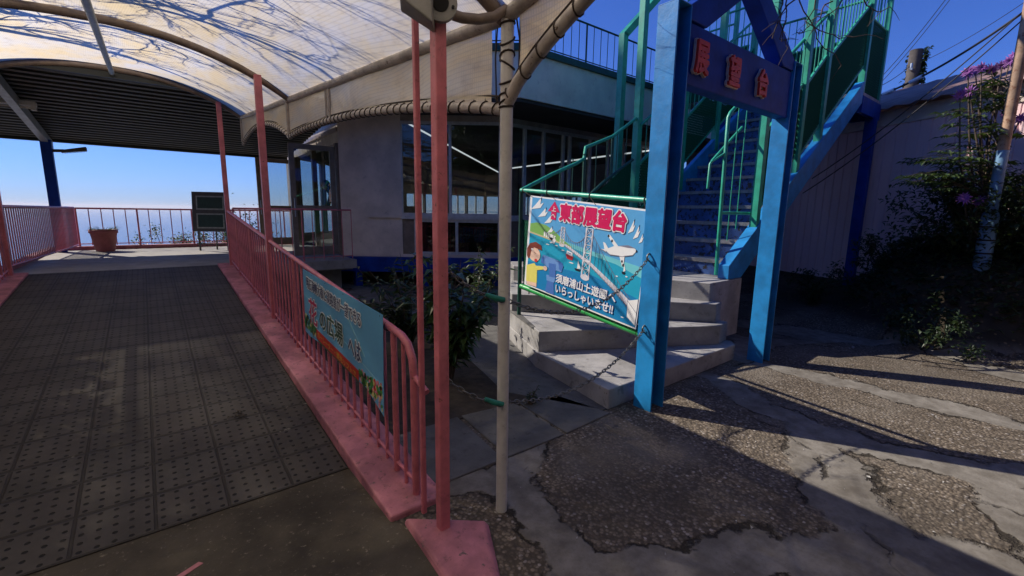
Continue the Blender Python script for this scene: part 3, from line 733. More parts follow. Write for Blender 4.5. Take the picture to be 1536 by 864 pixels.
# tub planter
tp = thing('tub_planter', (-.77, 12.72, .612), 'round terracotta tub with dry straw tips standing by the far railing', 'planter')
mb = MB(); mb.lathe([(.15, 0), (.165, .05), (.215, .37), (.235, .38), (.235, .45), (.212, .45), (.205, .40)], (-.77, 12.72, .612), 28); mb.build('tub', 'pot_red', tp)
mb = MB(); mb.lathe([(.20, 0), (.10, .02), (.01, .03)], (-.77, 12.72, 1.01), 20); mb.build('soil', 'soil', tp)
mb = MB()
for k in range(60):
    t = random.uniform(0, 6.28); r = random.uniform(.08, .22); mb.leaf(Vector((-.77 + r * math.cos(t), 12.72 + r * math.sin(t), 1.04)), Vector((math.cos(t), math.sin(t), random.uniform(.1, 1.2))), Vector((0, 0, 1)), random.uniform(.07, .17), .012)
mb.build('dry_grass', 'leaf_pale', tp)
# easel board
eb = thing('menu_easel', (1.05, 11.6, .612), 'dark easel board holding two green chalk panels at the deck edge', 'easel board')
ep = Panel((.72, 12.0, 1.03), (1.34, 11.68, 1.03), (.72, 12.10, 1.88))
mb = MB(); c = [ep.P(a * ep.w, b * ep.h, d) for d in (-.03, 0) for a, b in ((0, 0), (1, 0), (1, 1), (0, 1))]; mb.hexa(c); mb.build('board_back', 'board_frame', eb, .006)
for t0, t1 in ((.10, .45), (.54, .92)):
    mb = MB(); ep.poly(mb, [(.12, t0), (.90, t0), (.90, t1), (.12, t1)], .008, 'chalk', .008); ep.poly(mb, [(.16, t0 + .035), (.86, t0 + .035), (.86, t1 - .035), (.16, t1 - .035)], .010, 'board_green', .004); mb.build('chalk_panel', None, eb)
for a in (.1, .62, .9):
    mb = MB(); mb.beam(ep.P(a * ep.w, .3, -.05), (ep.P(a * ep.w, 0, -.1).x, ep.P(a * ep.w, 0, -.1).y - (.0 if a != .62 else -.3), .612), .03, .03); mb.build('leg', 'board_frame', eb)
mb = MB(); mb.beam((ep.P(.1 * ep.w, 0).x, ep.P(.1 * ep.w, 0).y + .1, .76), (ep.P(.9 * ep.w, 0).x, ep.P(.9 * ep.w, 0).y + .1, .76), .025, .03); mb.build('crossbar', 'board_frame', eb)

# ------------------------------------------------------------------ observatory building
FZ, CZ = .62, 3.42
P1, P2, P3, P4, P5, P6, P7, P0 = (3.10, 9.54), (5.63, 7.53), (11.5, 7.53), (14, 10), (14, 14), (11.5, 16.5), (5.6, 16.5), (3.10, 14.0)
ring = [P1, P2, P3, P4, P5, P6, P7, P0]
bd = thing('observatory_building', (6, 9, -.4), 'grey glazed observatory building with a flat railed roof behind the planting', 'building')
mb = MB(); mb.prism(ring, FZ - .22, FZ - .004); mb.build('floor_slab', 'inside_wall', bd)
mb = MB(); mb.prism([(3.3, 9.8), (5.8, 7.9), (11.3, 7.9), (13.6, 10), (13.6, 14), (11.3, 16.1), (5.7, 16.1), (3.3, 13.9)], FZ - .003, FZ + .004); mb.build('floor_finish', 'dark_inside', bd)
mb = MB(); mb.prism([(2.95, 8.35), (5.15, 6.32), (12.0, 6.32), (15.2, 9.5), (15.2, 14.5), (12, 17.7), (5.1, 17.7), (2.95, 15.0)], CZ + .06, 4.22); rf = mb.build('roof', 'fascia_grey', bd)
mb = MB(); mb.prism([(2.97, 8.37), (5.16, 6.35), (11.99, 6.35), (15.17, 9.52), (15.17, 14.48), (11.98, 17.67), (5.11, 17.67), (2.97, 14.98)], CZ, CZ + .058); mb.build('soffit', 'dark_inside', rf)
mb = MB(); mb.prism([(2.91, 8.31), (5.13, 6.27), (12.02, 6.27), (15.25, 9.48), (15.25, 14.52), (12.02, 17.75), (5.08, 17.75), (2.91, 15.02)], 4.222, 4.33); mb.build('roof_edge', 'deep_green', rf)
def along(p, q, a): return (p[0] + (q[0] - p[0]) * a, p[1] + (q[1] - p[1]) * a)
def slabwall(p, q, z0, z1, th, mat, name, parent=bd, inset=0., bevel=0):
    d = Vector((q[0] - p[0], q[1] - p[1], 0)).normalized(); n = Vector((d.y, -d.x, 0))
    c = [Vector((*p, 0)) + n * inset, Vector((*q, 0)) + n * inset, Vector((*q, 0)) + n * (inset - th), Vector((*p, 0)) + n * (inset - th)]
    mb = MB(); mb.hexa([(k.x, k.y, z0) for k in c] + [(k.x, k.y, z1) for k in c]); return mb.build(name, mat, parent, bevel)
def window(p, q, z0, z1, nm=1, glass='glass', fr='alu', fw_=.055, parent=bd, mid=None):
    p = Vector((*p, 0)); q = Vector((*q, 0)); L = (q - p).length; d = (q - p) / L; n = Vector((d.y, -d.x, 0))
    mb = MB()
    def bar(a, b, za, zb, th=.07):
        c = [p + d * a + n * .02, p + d * b + n * .02, p + d * b - n * (th - .02), p + d * a - n * (th - .02)]
        mb.hexa([(k.x, k.y, za) for k in c] + [(k.x, k.y, zb) for k in c])
    bar(0, L, z0, z0 + fw_); bar(0, L, z1 - fw_, z1)
    for i in range(nm + 1):
        a = L * i / nm; bar(max(0, a - fw_ / 2), min(L, a + fw_ / 2), z0 + fw_ + .001, z1 - fw_ - .001, .066)
    if mid: bar(0, L, mid, mid + .04, .06)
    w = mb.build('window', fr, parent)
    mb = MB(); c = [p - n * .010, q - n * .010, q - n * .016, p - n * .016]
    mb.hexa([(k.x, k.y, z0 + fw_) for k in c] + [(k.x, k.y, z1 - fw_) for k in c]); mb.build('pane', glass, w)
    return w
# face towards the photographer
slabwall(P1, along(P1, P2, .385), FZ, CZ, .16, 'wall_lilac', 'wall', inset=.02)
slabwall(along(P1, P2, .17), along(P1, P2, .385), 1.40, 1.455, .05, 'wall_lilac', 'ledge', inset=.065)
slabwall(along(P1, P2, .385), P2, CZ - .12, CZ, .14, 'wall_brown', 'lintel')
window(along(P1, P2, .385), along(P1, P2, .69), 1.45, CZ - .121, 1); window(along(P1, P2, .69), P2, 1.45, CZ - .121, 1)
slabwall(along(P1, P2, .38), P2, 1.38, 1.449, .16, 'alu', 'sill', inset=.06)
window(along(P1, P2, .46), along(P1, P2, .73), .66, 1.379, 1, 'glass_dark'); window(along(P1, P2, .73), P2, .66, 1.379, 1, 'glass_dark')
slabwall(along(P1, P2, .385), along(P1, P2, .46), .66, 1.379, .05, 'door_brown', 'panel')
slabwall(along(P1, P2, 0), P2, .60, .659, .14, 'wall_lilac', 'base_rail', inset=.01)
# long face towards the stairs
slabwall(P2, P3, CZ - .10, CZ, .14, 'wall_brown', 'lintel')
mull = [0, .04, .11, .20, .30, .335, .45, .56, .66, .78, .9, 1.0]
for a, b in zip(mull, mull[1:]): window(along(P2, P3, a), along(P2, P3, b), 1.42, CZ - .101, 1, fw_=.06)
slabwall(P2, P3, 1.36, 1.419, .16, 'alu', 'sill', inset=.05)
slabwall(P2, P3, .60, 1.359, .12, 'door_brown', 'wall')
# far faces, with windows that show the sky through the room
for p, q, n in ((P3, P4, 3), (P4, P5, 4), (P5, P6, 3), (P6, P7, 6), (P7, P0, 2)):
    zl, zh = (.80, 3.0) if p == P7 else (1.40, 2.25)
    slabwall(p, q, FZ, zl, .12, 'inside_wall', 'wall'); slabwall(p, q, zh, CZ, .12, 'inside_wall', 'wall')
    for k in range(n):
        a, b = k / n, (k + 1) / n; m = b - ((.25 / n if k % 2 else .08 / n) if p != P7 else .03)
        window(along(p, q, a), along(p, q, m), zl + .001, zh - .001, 1 if p == P7 else 2); slabwall(along(p, q, m), along(p, q, b), zl + .001, zh - .001, .12, 'inside_wall', 'pier')
for (x0, x1, y0, y1) in ((7.2, 7.5, 12.6, 12.9), (10.2, 10.5, 12.6, 12.9), (6.0, 7.4, 14.6, 15.0)):
    mb = MB(); mb.box(x0, x1, y0, y1, FZ, CZ if x1 - x0 < 1 else 1.7); mb.build('inner_pillar', 'inside_wall', bd)
# tubes on the ceiling inside
for a, b in ((W(-2.25, 9.95) + (3.36,), W(-.45, 15.2) + (2.80,)), (W(-.4, 14.6) + (2.86,), W(4.0, 12.2) + (3.25,))):
    o = MB(); o.tube([a, b], .02, 8); o.build('ceiling_tube', 'lamp_tube', bd)
# entrance side: two doorways with their leaves swung out
slabwall((3.10, 14.0), (3.10, 13.05), FZ, CZ, .14, 'wall_brown', 'wall'); slabwall((3.10, 13.05), (3.10, 9.54), 2.86, CZ, .14, 'wall_brown', 'lintel')
slabwall((3.10, 13.06), (3.10, 9.54), 3.08, 3.16, .10, 'door_brown', 'transom', inset=.03)
for y in (13.0, 11.28, 9.62):
    mb = MB(); mb.box(3.04, 3.14, y - .045, y + .045, FZ, 2.86); mb.build('door_frame', 'door_brown', bd)
def door_leaf(hy, x0, x1, name='door'):
    mb = MB(); z0, z1 = FZ + .02, 2.78; f = .095
    mb.box(x0, x1, hy - .022, hy + .022, z0, z0 + .17); mb.box(x0, x1, hy - .022, hy + .022, z1 - f, z1); mb.box(x0 + f, x1 - f, hy - .022, hy + .022, 1.52, 1.62)
    mb.box(x0, x0 + f, hy - .0215, hy + .0215, z0 + .17, z1 - f); mb.box(x1 - f, x1, hy - .0215, hy + .0215, z0 + .17, z1 - f)
    d = mb.build(name, 'door_brown', bd)
    for za, zb in ((z0 + .17, 1.52), (1.62, z1 - f)):
        mb = MB(); mb.box(x0 + f, x1 - f, hy - .004, hy + .004, za, zb); mb.build('pane', 'glass', d)
    mb = MB(); mb.tube([(x0 + .05, hy - .05, 1.40), (x0 + .05, hy - .05, 1.75)], .012, 8); mb.tube([(x0 + .05, hy - .05, 1.40), (x0 + .05, hy - .02, 1.40)], .009, 6); mb.tube([(x0 + .05, hy - .05, 1.75), (x0 + .05, hy - .02, 1.75)], .009, 6)
    mb.build('handle', 'steel_galv', d)
door_leaf(9.62, 2.18, 3.03); door_leaf(13.0, 2.18, 3.03); 
# blue floor beams and stilts under the building
for p, q in ((P1, P2), (P2, P3), (P0, P1)):
    slabwall(p, q, .30, .598, .18, 'navy_paint', 'floor_beam', inset=.14)
for x, y in ((3.3, 9.3), (4.4, 8.5), (5.7, 7.7), (8.5, 7.7)):
    mb = MB(); mb.box(x - .07, x + .07, y - .07, y + .07, -.6, .30); mb.build('stilt', 'navy_paint', bd)
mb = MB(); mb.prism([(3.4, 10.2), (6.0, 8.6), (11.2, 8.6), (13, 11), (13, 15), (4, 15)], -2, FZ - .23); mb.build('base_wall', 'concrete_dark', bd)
# roof railing
rrail = []
edge = [(3.05, 8.42), (5.2, 6.42), (11.9, 6.42)]
mb = MB(); mb.tube([(x, y, 5.08) for x, y in edge], .018, 8); mb.build('roof_rail', 'deep_green', bd)
mb = MB(); mb.tube([(x, y, 4.42) for x, y in edge], .010, 6); mb.build('roof_rail', 'deep_green', bd)
pr = {}
for p, q in zip(edge, edge[1:]):
    L = math.hypot(q[0] - p[0], q[1] - p[1]); n = int(L / .20)
    for i in range(n + 1):
        x, y = along(p, q, i / n); k = 'rail_post' if i % 8 == 0 else 'baluster'
        if k not in pr:
            mb = MB(); mb.tube([(x, y, 4.32), (x, y, 5.08)], .018 if k == 'rail_post' else .007, 6); pr[k] = (mb.build(k, 'deep_green', bd), (x, y))
        else: inst(pr[k][0], Vector((x - pr[k][1][0], y - pr[k][1][1], 0)), bd)

# ------------------------------------------------------------------ person in the doorway
def skin_body(name, verts, edges, radii, mat, parent=None, root=0, sub=2):
    me = bpy.data.meshes.new(name); me.from_pydata(verts, edges, []); me.materials.append(MATS[mat])
    o = bpy.data.objects.new(name, me); COL.objects.link(o)
    if parent: o.parent = parent
    m = o.modifiers.new('skin', 'SKIN'); m.use_smooth_shade = True
    sv = me.skin_vertices[0].data
    for i, r in enumerate(radii): sv[i].radius = (r, r) if not isinstance(r, tuple) else r
    for i in range(len(verts)): sv[i].use_root = (i == root)
    s = o.modifiers.new('smooth', 'SUBSURF'); s.levels = sub; s.render_levels = sub
    return o
pe_loc = Vector((3.52, 10.95, FZ + .006))
# stands bent a little forward towards -X, one foot ahead, both hands held out in front
V = [(0, 0, .80), (-.03, 0, .95), (-.09, 0, 1.12), (-.15, 0, 1.24), (-.20, 0, 1.30), (-.24, 0, 1.37), (-.26, 0, 1.47),
     (.0, .085, .76), (-.09, .10, .42), (-.02, .10, .07), (-.13, .10, .025),
     (.03, -.085, .76), (.09, -.10, .42), (.20, -.10, .07), (.09, -.10, .025),
     (-.14, .16, 1.22), (-.20, .20, .99), (-.40, .15, .93), (-.46, .13, .93),
     (-.14, -.16, 1.22), (-.18, -.21, .99), (-.38, -.16, .92), (-.44, -.14, .92)]
E_ = [(0, 1), (1, 2), (2, 3), (3, 4), (4, 5), (5, 6), (0, 7), (7, 8), (8, 9), (9, 10), (0, 11), (11, 12), (12, 13), (13, 14), (3, 15), (15, 16), (16, 17), (17, 18), (3, 19), (19, 20), (20, 21), (21, 22)]
RAD = [(.13, .10), (.12, .095), (.14, .10), (.12, .09), .05, .072, .066, .085, .058, .042, .036, .085, .058, .042, .036, .058, .044, .034, .034, .058, .044, .034, .034]
pe = skin_body('person', V, E_, RAD, 'cloth_dark'); pe.location = pe_loc
tag(pe, 'person in dark jacket and trousers bending forward just inside the open glass door', 'person')
bm_ = MB(); bm_.lathe([(.012, 0), (.05, .015), (.072, .06), (.074, .12), (.055, .18), (.02, .205)], (0, 0, 0), 14)
hd = bm_.build('head', 'skin', None); hd.parent = pe; hd.location = (-.285, 0, 1.36); hd.rotation_euler = (0, R(-12), 0)
bm_ = MB(); bm_.lathe([(.070, 0), (.082, .03), (.083, .07), (.064, .125), (.02, .15)], (.012, 0, 0), 14); hr = bm_.build('hair', 'hair', None); hr.parent = pe; hr.location = (-.275, 0, 1.43); hr.rotation_euler = (0, R(-12), 0)
bm_ = MB(); bm_.tube([(0, .0, .0), (-.02, 0, -.01), (-.028, 0, -.03), (-.012, 0, -.045)], [.008, .012, .013, .008], 8); nz = bm_.build('nose', 'skin', None); nz.parent = pe; nz.location = (-.362, 0, 1.475)
for s_ in (1, -1):
    hands = MB(); c = Vector((-.46 if s_ == 1 else -.44, .13 * s_, .93))
    hands.tube([c, c + Vector((-.05, 0, -.005)), c + Vector((-.08, 0, -.012))], [.028, .036, .030], 8)
    for k in range(4):
        y = (k - 1.5) * .017; L = (.05, .062, .058, .045)[k]
        hands.tube([c + Vector((-.075, y, -.01)), c + Vector((-.075 - L * .6, y, -.02)), c + Vector((-.075 - L * .9, y, -.05))], [.0085, .008, .006], 6)
    hands.tube([c + Vector((-.03, -.03 * s_, 0)), c + Vector((-.06, -.05 * s_, -.005)), c + Vector((-.085, -.045 * s_, -.02))], [.011, .010, .007], 6)
    h = hands.build('hand', 'skin', None); h.parent = pe
# ------------------------------------------------------------------ concrete steps
st = thing('concrete_steps', (3.6, 3.2, 0), 'pale concrete winding steps rising from the blue gate to the metal stair', 'steps')
S = [([(2.74, 2.19), (4.86, 2.21), (4.97, 2.30), (4.97, 3.2), (4.2, 5.3), (3.35, 4.25), (2.93, 3.28)], 0, .17),
     ([(2.945, 3.26), (4.72, 2.32), (4.968, 2.36), (4.968, 3.2), (4.2, 5.3), (3.352, 4.25)], .17, .38),
     ([(3.31, 4.16), (4.80, 2.42), (4.966, 2.45), (4.966, 3.2), (4.198, 5.298), (3.352, 4.248)], .38, .59),
     ([(4.0, 5.0), (4.86, 2.54), (5.64, 2.56), (5.64, 4.6), (4.3, 5.5)], .10, .80)]
for i, (poly, z0, z1) in enumerate(S):
    mb = MB(); mb.prism(poly, z0, z1); mb.build('step', 'concrete', st, .008)
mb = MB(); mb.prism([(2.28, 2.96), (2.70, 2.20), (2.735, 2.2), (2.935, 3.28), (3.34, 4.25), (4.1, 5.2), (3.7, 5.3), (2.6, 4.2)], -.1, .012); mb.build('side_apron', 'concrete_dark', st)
mb = MB()
for (a, b) in (((2.98, 3.4), (3.34, 4.24)),):
    mb.hexa([(2.99, 3.40, .37), (3.07, 3.40, .37), (3.42, 4.24, .37), (3.335, 4.26, .37), (2.985, 3.42, .383), (3.03, 3.42, .383), (3.40, 4.2, .383), (3.35, 4.22, .383)])
mb.build('mortar_patch', 'concrete_dark', st)

# ------------------------------------------------------------------ blue gate
gt = thing('entrance_gate', (4.07, 2.02, 0), 'blue steel gate with a gabled top and three red Japanese letters on its beam', 'gate')
def ibeam_post(x0, x1, y0, y1, z0, z1):
    """H section: two flanges facing -X and +X, joined by a web"""
    mb = MB(); mb.mat('blue_paint'); mb.box(x0, x0 + .014, y0, y1, z0, z1); mb.box(x1 - .014, x1, y0, y1, z0, z1)
    mb.mat('navy_paint'); ym = y1 - .035; mb.box(x0 + .0141, x1 - .0141, ym, ym + .012, z0 + .002, z1 - .002); mb.mat('blue_paint'); mb.box(x0 + .001, x1 - .001, y0 + .001, y1 - .001, z1, z1 + .008)  # web coloured darker than the flanges: shade of the recess painted in
    return mb.build('post', None, gt, .003)
ibeam_post(2.98, 3.155, 1.96, 2.125, -.02, 3.01); ibeam_post(4.98, 5.155, 1.96, 2.125, -.02, 3.01)
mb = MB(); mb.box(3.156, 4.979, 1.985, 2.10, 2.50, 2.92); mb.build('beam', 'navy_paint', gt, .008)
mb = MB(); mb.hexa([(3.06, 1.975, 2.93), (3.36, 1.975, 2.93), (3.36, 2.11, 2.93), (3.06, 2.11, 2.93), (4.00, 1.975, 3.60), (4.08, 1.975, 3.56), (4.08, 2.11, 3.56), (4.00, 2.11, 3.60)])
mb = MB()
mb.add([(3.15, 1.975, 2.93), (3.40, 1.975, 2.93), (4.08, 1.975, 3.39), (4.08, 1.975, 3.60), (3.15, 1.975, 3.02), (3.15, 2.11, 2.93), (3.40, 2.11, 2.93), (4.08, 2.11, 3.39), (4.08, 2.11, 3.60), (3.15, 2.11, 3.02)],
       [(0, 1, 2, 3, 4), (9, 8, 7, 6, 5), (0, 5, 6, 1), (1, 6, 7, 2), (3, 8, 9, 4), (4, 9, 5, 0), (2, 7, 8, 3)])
mb.build('gable_brace', 'navy_paint', gt, .006)  # dark blue all over, shade of the brace front put into the colour
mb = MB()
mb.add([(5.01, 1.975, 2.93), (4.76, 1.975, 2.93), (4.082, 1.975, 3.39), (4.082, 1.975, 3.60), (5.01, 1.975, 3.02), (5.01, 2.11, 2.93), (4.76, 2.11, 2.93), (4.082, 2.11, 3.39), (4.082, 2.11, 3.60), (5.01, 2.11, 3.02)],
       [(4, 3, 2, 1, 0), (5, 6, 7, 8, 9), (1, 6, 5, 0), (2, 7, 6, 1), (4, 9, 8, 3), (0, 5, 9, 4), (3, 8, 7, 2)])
mb.build('gable_brace', 'navy_paint', gt, .006)  # same darkened blue, front shade painted in
gp = Panel((3.156, 1.983, 2.50), (4.979, 1.983, 2.50), (3.156, 1.983, 2.92))
def letter3d(ch, cx, wid, hgt):
    vs, fs, (w0, h0) = text_geo(ch, 1.0)
    sx, sy = wid / w0, hgt / h0
    vs, fs, _ = text_geo(ch, 1.0, 0, .5)
    for nm, off, d0, d1, m in (('letter_backing', .017, .002, .020, 'letter_edge'), ('letter', .008, .012, .040, 'letter_red')):
        mb = MB(); mb.mat(m)
        for q, (ox, oy) in enumerate([(0, 0)] + [(off * math.cos(6.2832 * k / 12), off * math.sin(6.2832 * k / 12)) for k in range(12)]):
            mb.add([gp.P(cx * gp.w + v.x * sx + ox, (.475 * gp.h) + v.y * sy + oy, (d0 if v.z < 0 else d1) + .0001 * q) for v in vs], fs)
        mb.build(nm, None, gt)
letter3d('展', .088, .165, .215); letter3d('望', .362, .165, .215); letter3d('台', .643, .165, .205)
mb = MB()
for x in (2.98, ):
    for z in (1.225, .66): mb.tube([(x - .004 - .028 * math.sin(t), 2.06 + .0 * t, z + .028 * math.cos(t)) for t in [2 * math.pi * k / 12 for k in range(12)]], .007, 6, closed=True)
mb.build('chain_eye', 'chain_metal', gt)

# ------------------------------------------------------------------ welcome sign and its green guard frame
gf = thing('guard_frame', (3.1, 2.9, .38), 'green tube guard frame with mesh infill running from the blue gate past the sign', 'guard frame')
A0, A1 = Vector((3.085, 2.15, 1.655)), Vector((3.26, 3.96, 1.79)); B0, B1 = Vector((3.085, 2.15, .575)), Vector((3.26, 3.93, .72))
mb = MB(); mb.tube([A0, A1], .023, 10); mb.build('top_tube', 'green_paint', gf)
mb = MB(); mb.tube([B0, B1], .029, 10); mb.build('bottom_tube', 'grass_green', gf)
mb = MB(); mb.tube([A1 + Vector((0, 0, 0)), (3.26, 3.96, .37)], .023, 10); mb.build('frame_post', 'deep_green', gf)
mb = MB(); q = [B0 + Vector((.012, .02, .02)), B1 + Vector((.012, -.02, .02)), A1 + Vector((.012, -.02, -.32)), A0 + Vector((.012, .02, -.32))]
mb.hexa([q[0], q[1], q[1] + Vector((.004, 0, 0)), q[0] + Vector((.004, 0, 0)), q[3], q[2], q[2] + Vector((.004, 0, 0)), q[3] + Vector((.004, 0, 0))]); mb.build('mesh_infill', 'mesh_green', gf)
# handrails continuing up beside the steps
hp = [(3.26, 3.96, 1.79), (3.9, 3.95, 1.98), (4.45, 3.78, 2.20), (4.47, 3.77, 2.31), (4.9, 3.78, 2.50), (5.35, 4.40, 2.36), (5.85, 4.42, 2.40)]
mb = MB(); mb.tube([(3.26, 3.96, 1.79), (3.8, 4.05, 2.0), (4.25, 4.1, 2.16), (4.45, 4.15, 2.24), (4.47, 4.15, 2.38), (5.2, 4.32, 2.62), (5.80, 4.40, 2.95)], .022, 10); mb.build('handrail', 'green_paint', gf)
mb = MB(); mb.tube([(3.9, 3.98, 1.40), (4.4, 4.12, 1.68), (5.0, 4.28, 1.98), (5.75, 4.38, 2.35)], .022, 10); mb.build('handrail', 'deep_green', gf)
mb = MB()
for i in range(9):
    f = (i + .5) / 9; x = 3.3 + 2.4 * f; y = 3.97 + .42 * f; mb.tube([(x, y, .55 + .9 * f), (x, y, 1.83 + 1.02 * f)], .007, 6)
mb.build('bars', 'deep_green', gf)
for x, y, z in ((4.46, 4.15, 2.3), (5.2, 4.32, 2.6)):
    mb = MB(); mb.tube([(x, y, .6), (x, y, z)], .022, 8); mb.build('frame_post', 'deep_green', gf)
mb = MB()
mb.hexa([(3.95, 4.02, .75), (5.75, 4.40, 1.25), (5.75, 4.404, 1.25), (3.95, 4.024, .75), (3.95, 4.02, 1.40), (5.75, 4.40, 2.33), (5.75, 4.404, 2.33), (3.95, 4.024, 1.40)]); mb.build('mesh_infill', 'mesh_green', gf)

wp_ = Panel((3.195, 3.80, .765), (3.035, 2.185, .62), (3.195, 3.80, 1.735))
sg = thing('welcome_sign', tuple(wp_.P(wp_.w / 2, 0)), 'colourful illustrated Japanese welcome board with a suspension bridge tied to the green frame', 'sign')
mb = MB(); mb.mat('pr_white'); wp_.poly(mb, [(0, 0), (1, 0), (1, 1), (0, 1)], 0, 'pr_white', .006); bdp = mb.build('sign_board', None, sg)
mb = MB(); P_ = wp_.poly
def _g(a):
    if a < 0: return a
    f = 1.39 * a / (1 + .39 * a); return 1.39 * f / (1 + .39 * f)
wp_.g = _g
P_(mb, [(.012, .015), (.988, .015), (.988, .50), (.012, .40)], .001, 'pr_sky')
P_(mb, [(.012, .40), (.988, .50), (.988, .985), (.012, .985)], .001, 'pr_sea')
P_(mb, [(.012, .72), (.5, .66), (.988, .74), (.988, .985), (.012, .985)], .0016, 'pr_sea_deep')
P_(mb, [(.012, .40), (.18, .43), (.40, .47), (.7, .50), (.988, .56), (.988, .47), (.5, .44), (.2, .40)], .0018, 'pr_cyan')
P_(mb, [(.012, .30), (.05, .275), (.11, .285), (.17, .33), (.24, .40), (.30, .445), (.2, .435), (.012, .40)], .0022, 'pr_green')
P_(mb, [(.012, .385), (.16, .415), (.30, .445), (.3, .455), (.012, .402)], .0024, 'pr_sand')
for k in range(6): P_(mb, [(.10 + .014 * k, .355 + .004 * k), (.11 + .014 * k, .355 + .004 * k), (.11 + .014 * k, .405 + .004 * k), (.10 + .014 * k, .405 + .004 * k)], .0026, 'pr_white')
# bridge deck, towers, cables
P_(mb, [(.245, .445), (.255, .43), (.46, .54), (.70, .68), (.94, .80), (.94, .86), (.70, .73), (.46, .575)], .0026, 'pr_bridge')
wp_.line(mb, [(.25, .455), (.46, .575), (.70, .73), (.94, .865)], .006, .0032, 'pr_line')
for k in range(26):
    a = .27 + .67 * k / 26; b = .445 + (a - .25) * .60; wp_.line(mb, [(a, b), (a + .012, b + .012 + .05 * (a - .2))], .0035, .0032, 'pr_line')
def tower(x, t0, t1, w, d):
    for s_ in (-1, 1): P_(mb, [(x + s_ * w - .006 * w / .03, t0), (x + s_ * w + .006 * w / .03, t0), (x + s_ * w * 1.15 + .006 * w / .03, t1), (x + s_ * w * 1.15 - .006 * w / .03, t1)], d, 'pr_bridge')
    n = 6
    for k in range(n):
        a, b = t0 + (t1 - t0) * k / n, t0 + (t1 - t0) * (k + 1) / n
        wp_.line(mb, [(x - w, a), (x + w, b)], .09 * w * wp_.w, d + .0003, 'pr_white'); wp_.line(mb, [(x + w, a), (x - w, b)], .09 * w * wp_.w, d + .0006, 'pr_bridge'); wp_.line(mb, [(x - w, a), (x + w, a)], .13 * w * wp_.w, d + .0009, 'pr_white')
tower(.43, .235, .70, .026, .0038); tower(.228, .27, .45, .012, .0034)
wp_.ell(mb, (.43, .70), .06, .028, .0036, 'pr_bridge'); wp_.ell(mb, (.228, .455), .03, .012, .0033, 'pr_bridge')
def cable(a, b, dip, n=14):
    pts = [(a[0] + (b[0] - a[0]) * k / n, a[1] + (b[1] - a[1]) * k / n + dip * 4 * (k / n) * (1 - k / n)) for k in range(n + 1)]
    wp_.line(mb, pts, .005, .0034, 'pr_line')
    for (x, y) in pts[1:-1]: wp_.line(mb, [(x, y), (x, .445 + (x - .25) * .56 if x > .25 else y + .03)], .002, .0033, 'pr_line')
cable((.228, .27), (.43, .24), .14); cable((.43, .24), (.90, .77), .06); cable((.228, .27), (.15, .37), .01, 5)
P_(mb, [(.865, .78), (.985, .74), (.985, .97), (.88, .92)], .0040, 'pr_white'); wp_.line(mb, [(.865, .78), (.985, .86)], .005, .0044, 'pr_line'); wp_.line(mb, [(.865, .78), (.88, .92), (.985, .97)], .005, .0044, 'pr_line')
# aeroplane
P_(mb, [(.575, .395), (.66, .345), (.80, .325), (.875, .33), (.895, .345), (.86, .385), (.75, .415), (.63, .425)], .0042, 'pr_white')
P_(mb, [(.70, .335), (.80, .312), (.88, .327), (.80, .335)], .0046, 'pr_line'); wp_.ell(mb, (.893, .347), .012, .010, .0048, 'pr_black')
P_(mb, [(.66, .345), (.585, .26), (.61, .255), (.70, .34)], .0041, 'pr_white'); P_(mb, [(.72, .415), (.76, .50), (.775, .50), (.775, .41)], .0041, 'pr_white')
P_(mb, [(.575, .395), (.555, .33), (.575, .335), (.61, .38)], .0043, 'pr_white'); P_(mb, [(.59, .41), (.545, .395), (.59, .39)], .0044, 'pr_white')
for q in ((.598, .268), (.635, .305), (.755, .46), (.77, .49)): wp_.ell(mb, q, .014, .012, .0047, 'pr_black')
wp_.line(mb, [(.545, .40), (.63, .43), (.75, .42), (.86, .388)], .005, .0047, 'pr_line')
# ferry and small boats
P_(mb, [(.262, .525), (.322, .535), (.315, .575), (.275, .57)], .0036, 'pr_red'); P_(mb, [(.270, .49), (.312, .50), (.316, .535), (.268, .527)], .0037, 'pr_white'); P_(mb, [(.278, .505), (.305, .51), (.305, .518), (.278, .513)], .0039, 'pr_blue')
for (x, y, s_) in ((.36, .64, 1), (.78, .545, .8), (.15, .40, .5)):
    P_(mb, [(x, y), (x + .002, y - .085 * s_), (x + .028 * s_, y - .01)], .0038, 'pr_white'); P_(mb, [(x - .022 * s_, y), (x + .03 * s_, y + .002), (x + .02 * s_, y + .022), (x - .012 * s_, y + .02)], .0039, 'pr_black')
for (x, y, w_) in ((.16, .45, .03), (.19, .47, .02), (.31, .60, .03), (.40, .77, .035), (.44, .78, .03), (.72, .60, .02), (.82, .58, .02), (.83, .94, .03), (.13, .48, .02), (.24, .50, .02), (.30, .78, .02)):
    wp_.ell(mb, (x, y), w_, .005, .0035, 'pr_white')
# gulls
for (x, y, s_) in ((.035, .09, 1.1), (.075, .17, .9), (.115, .23, .8), (.135, .33, .6), (.16, .43, .6), (.80, .165, 1), (.86, .205, 1), (.92, .245, .7)):
    P_(mb, [(x, y), (x + .030 * s_, y - .075 * s_), (x + .026 * s_, y - .01), (x + .045 * s_, y - .03 * s_), (x + .028 * s_, y + .025 * s_), (x - .022 * s_, y + .05 * s_)], .0036, 'pr_white')
    P_(mb, [(x + .026 * s_, y - .065 * s_), (x + .032 * s_, y - .078 * s_), (x + .030 * s_, y - .045 * s_)], .0040, 'pr_black')
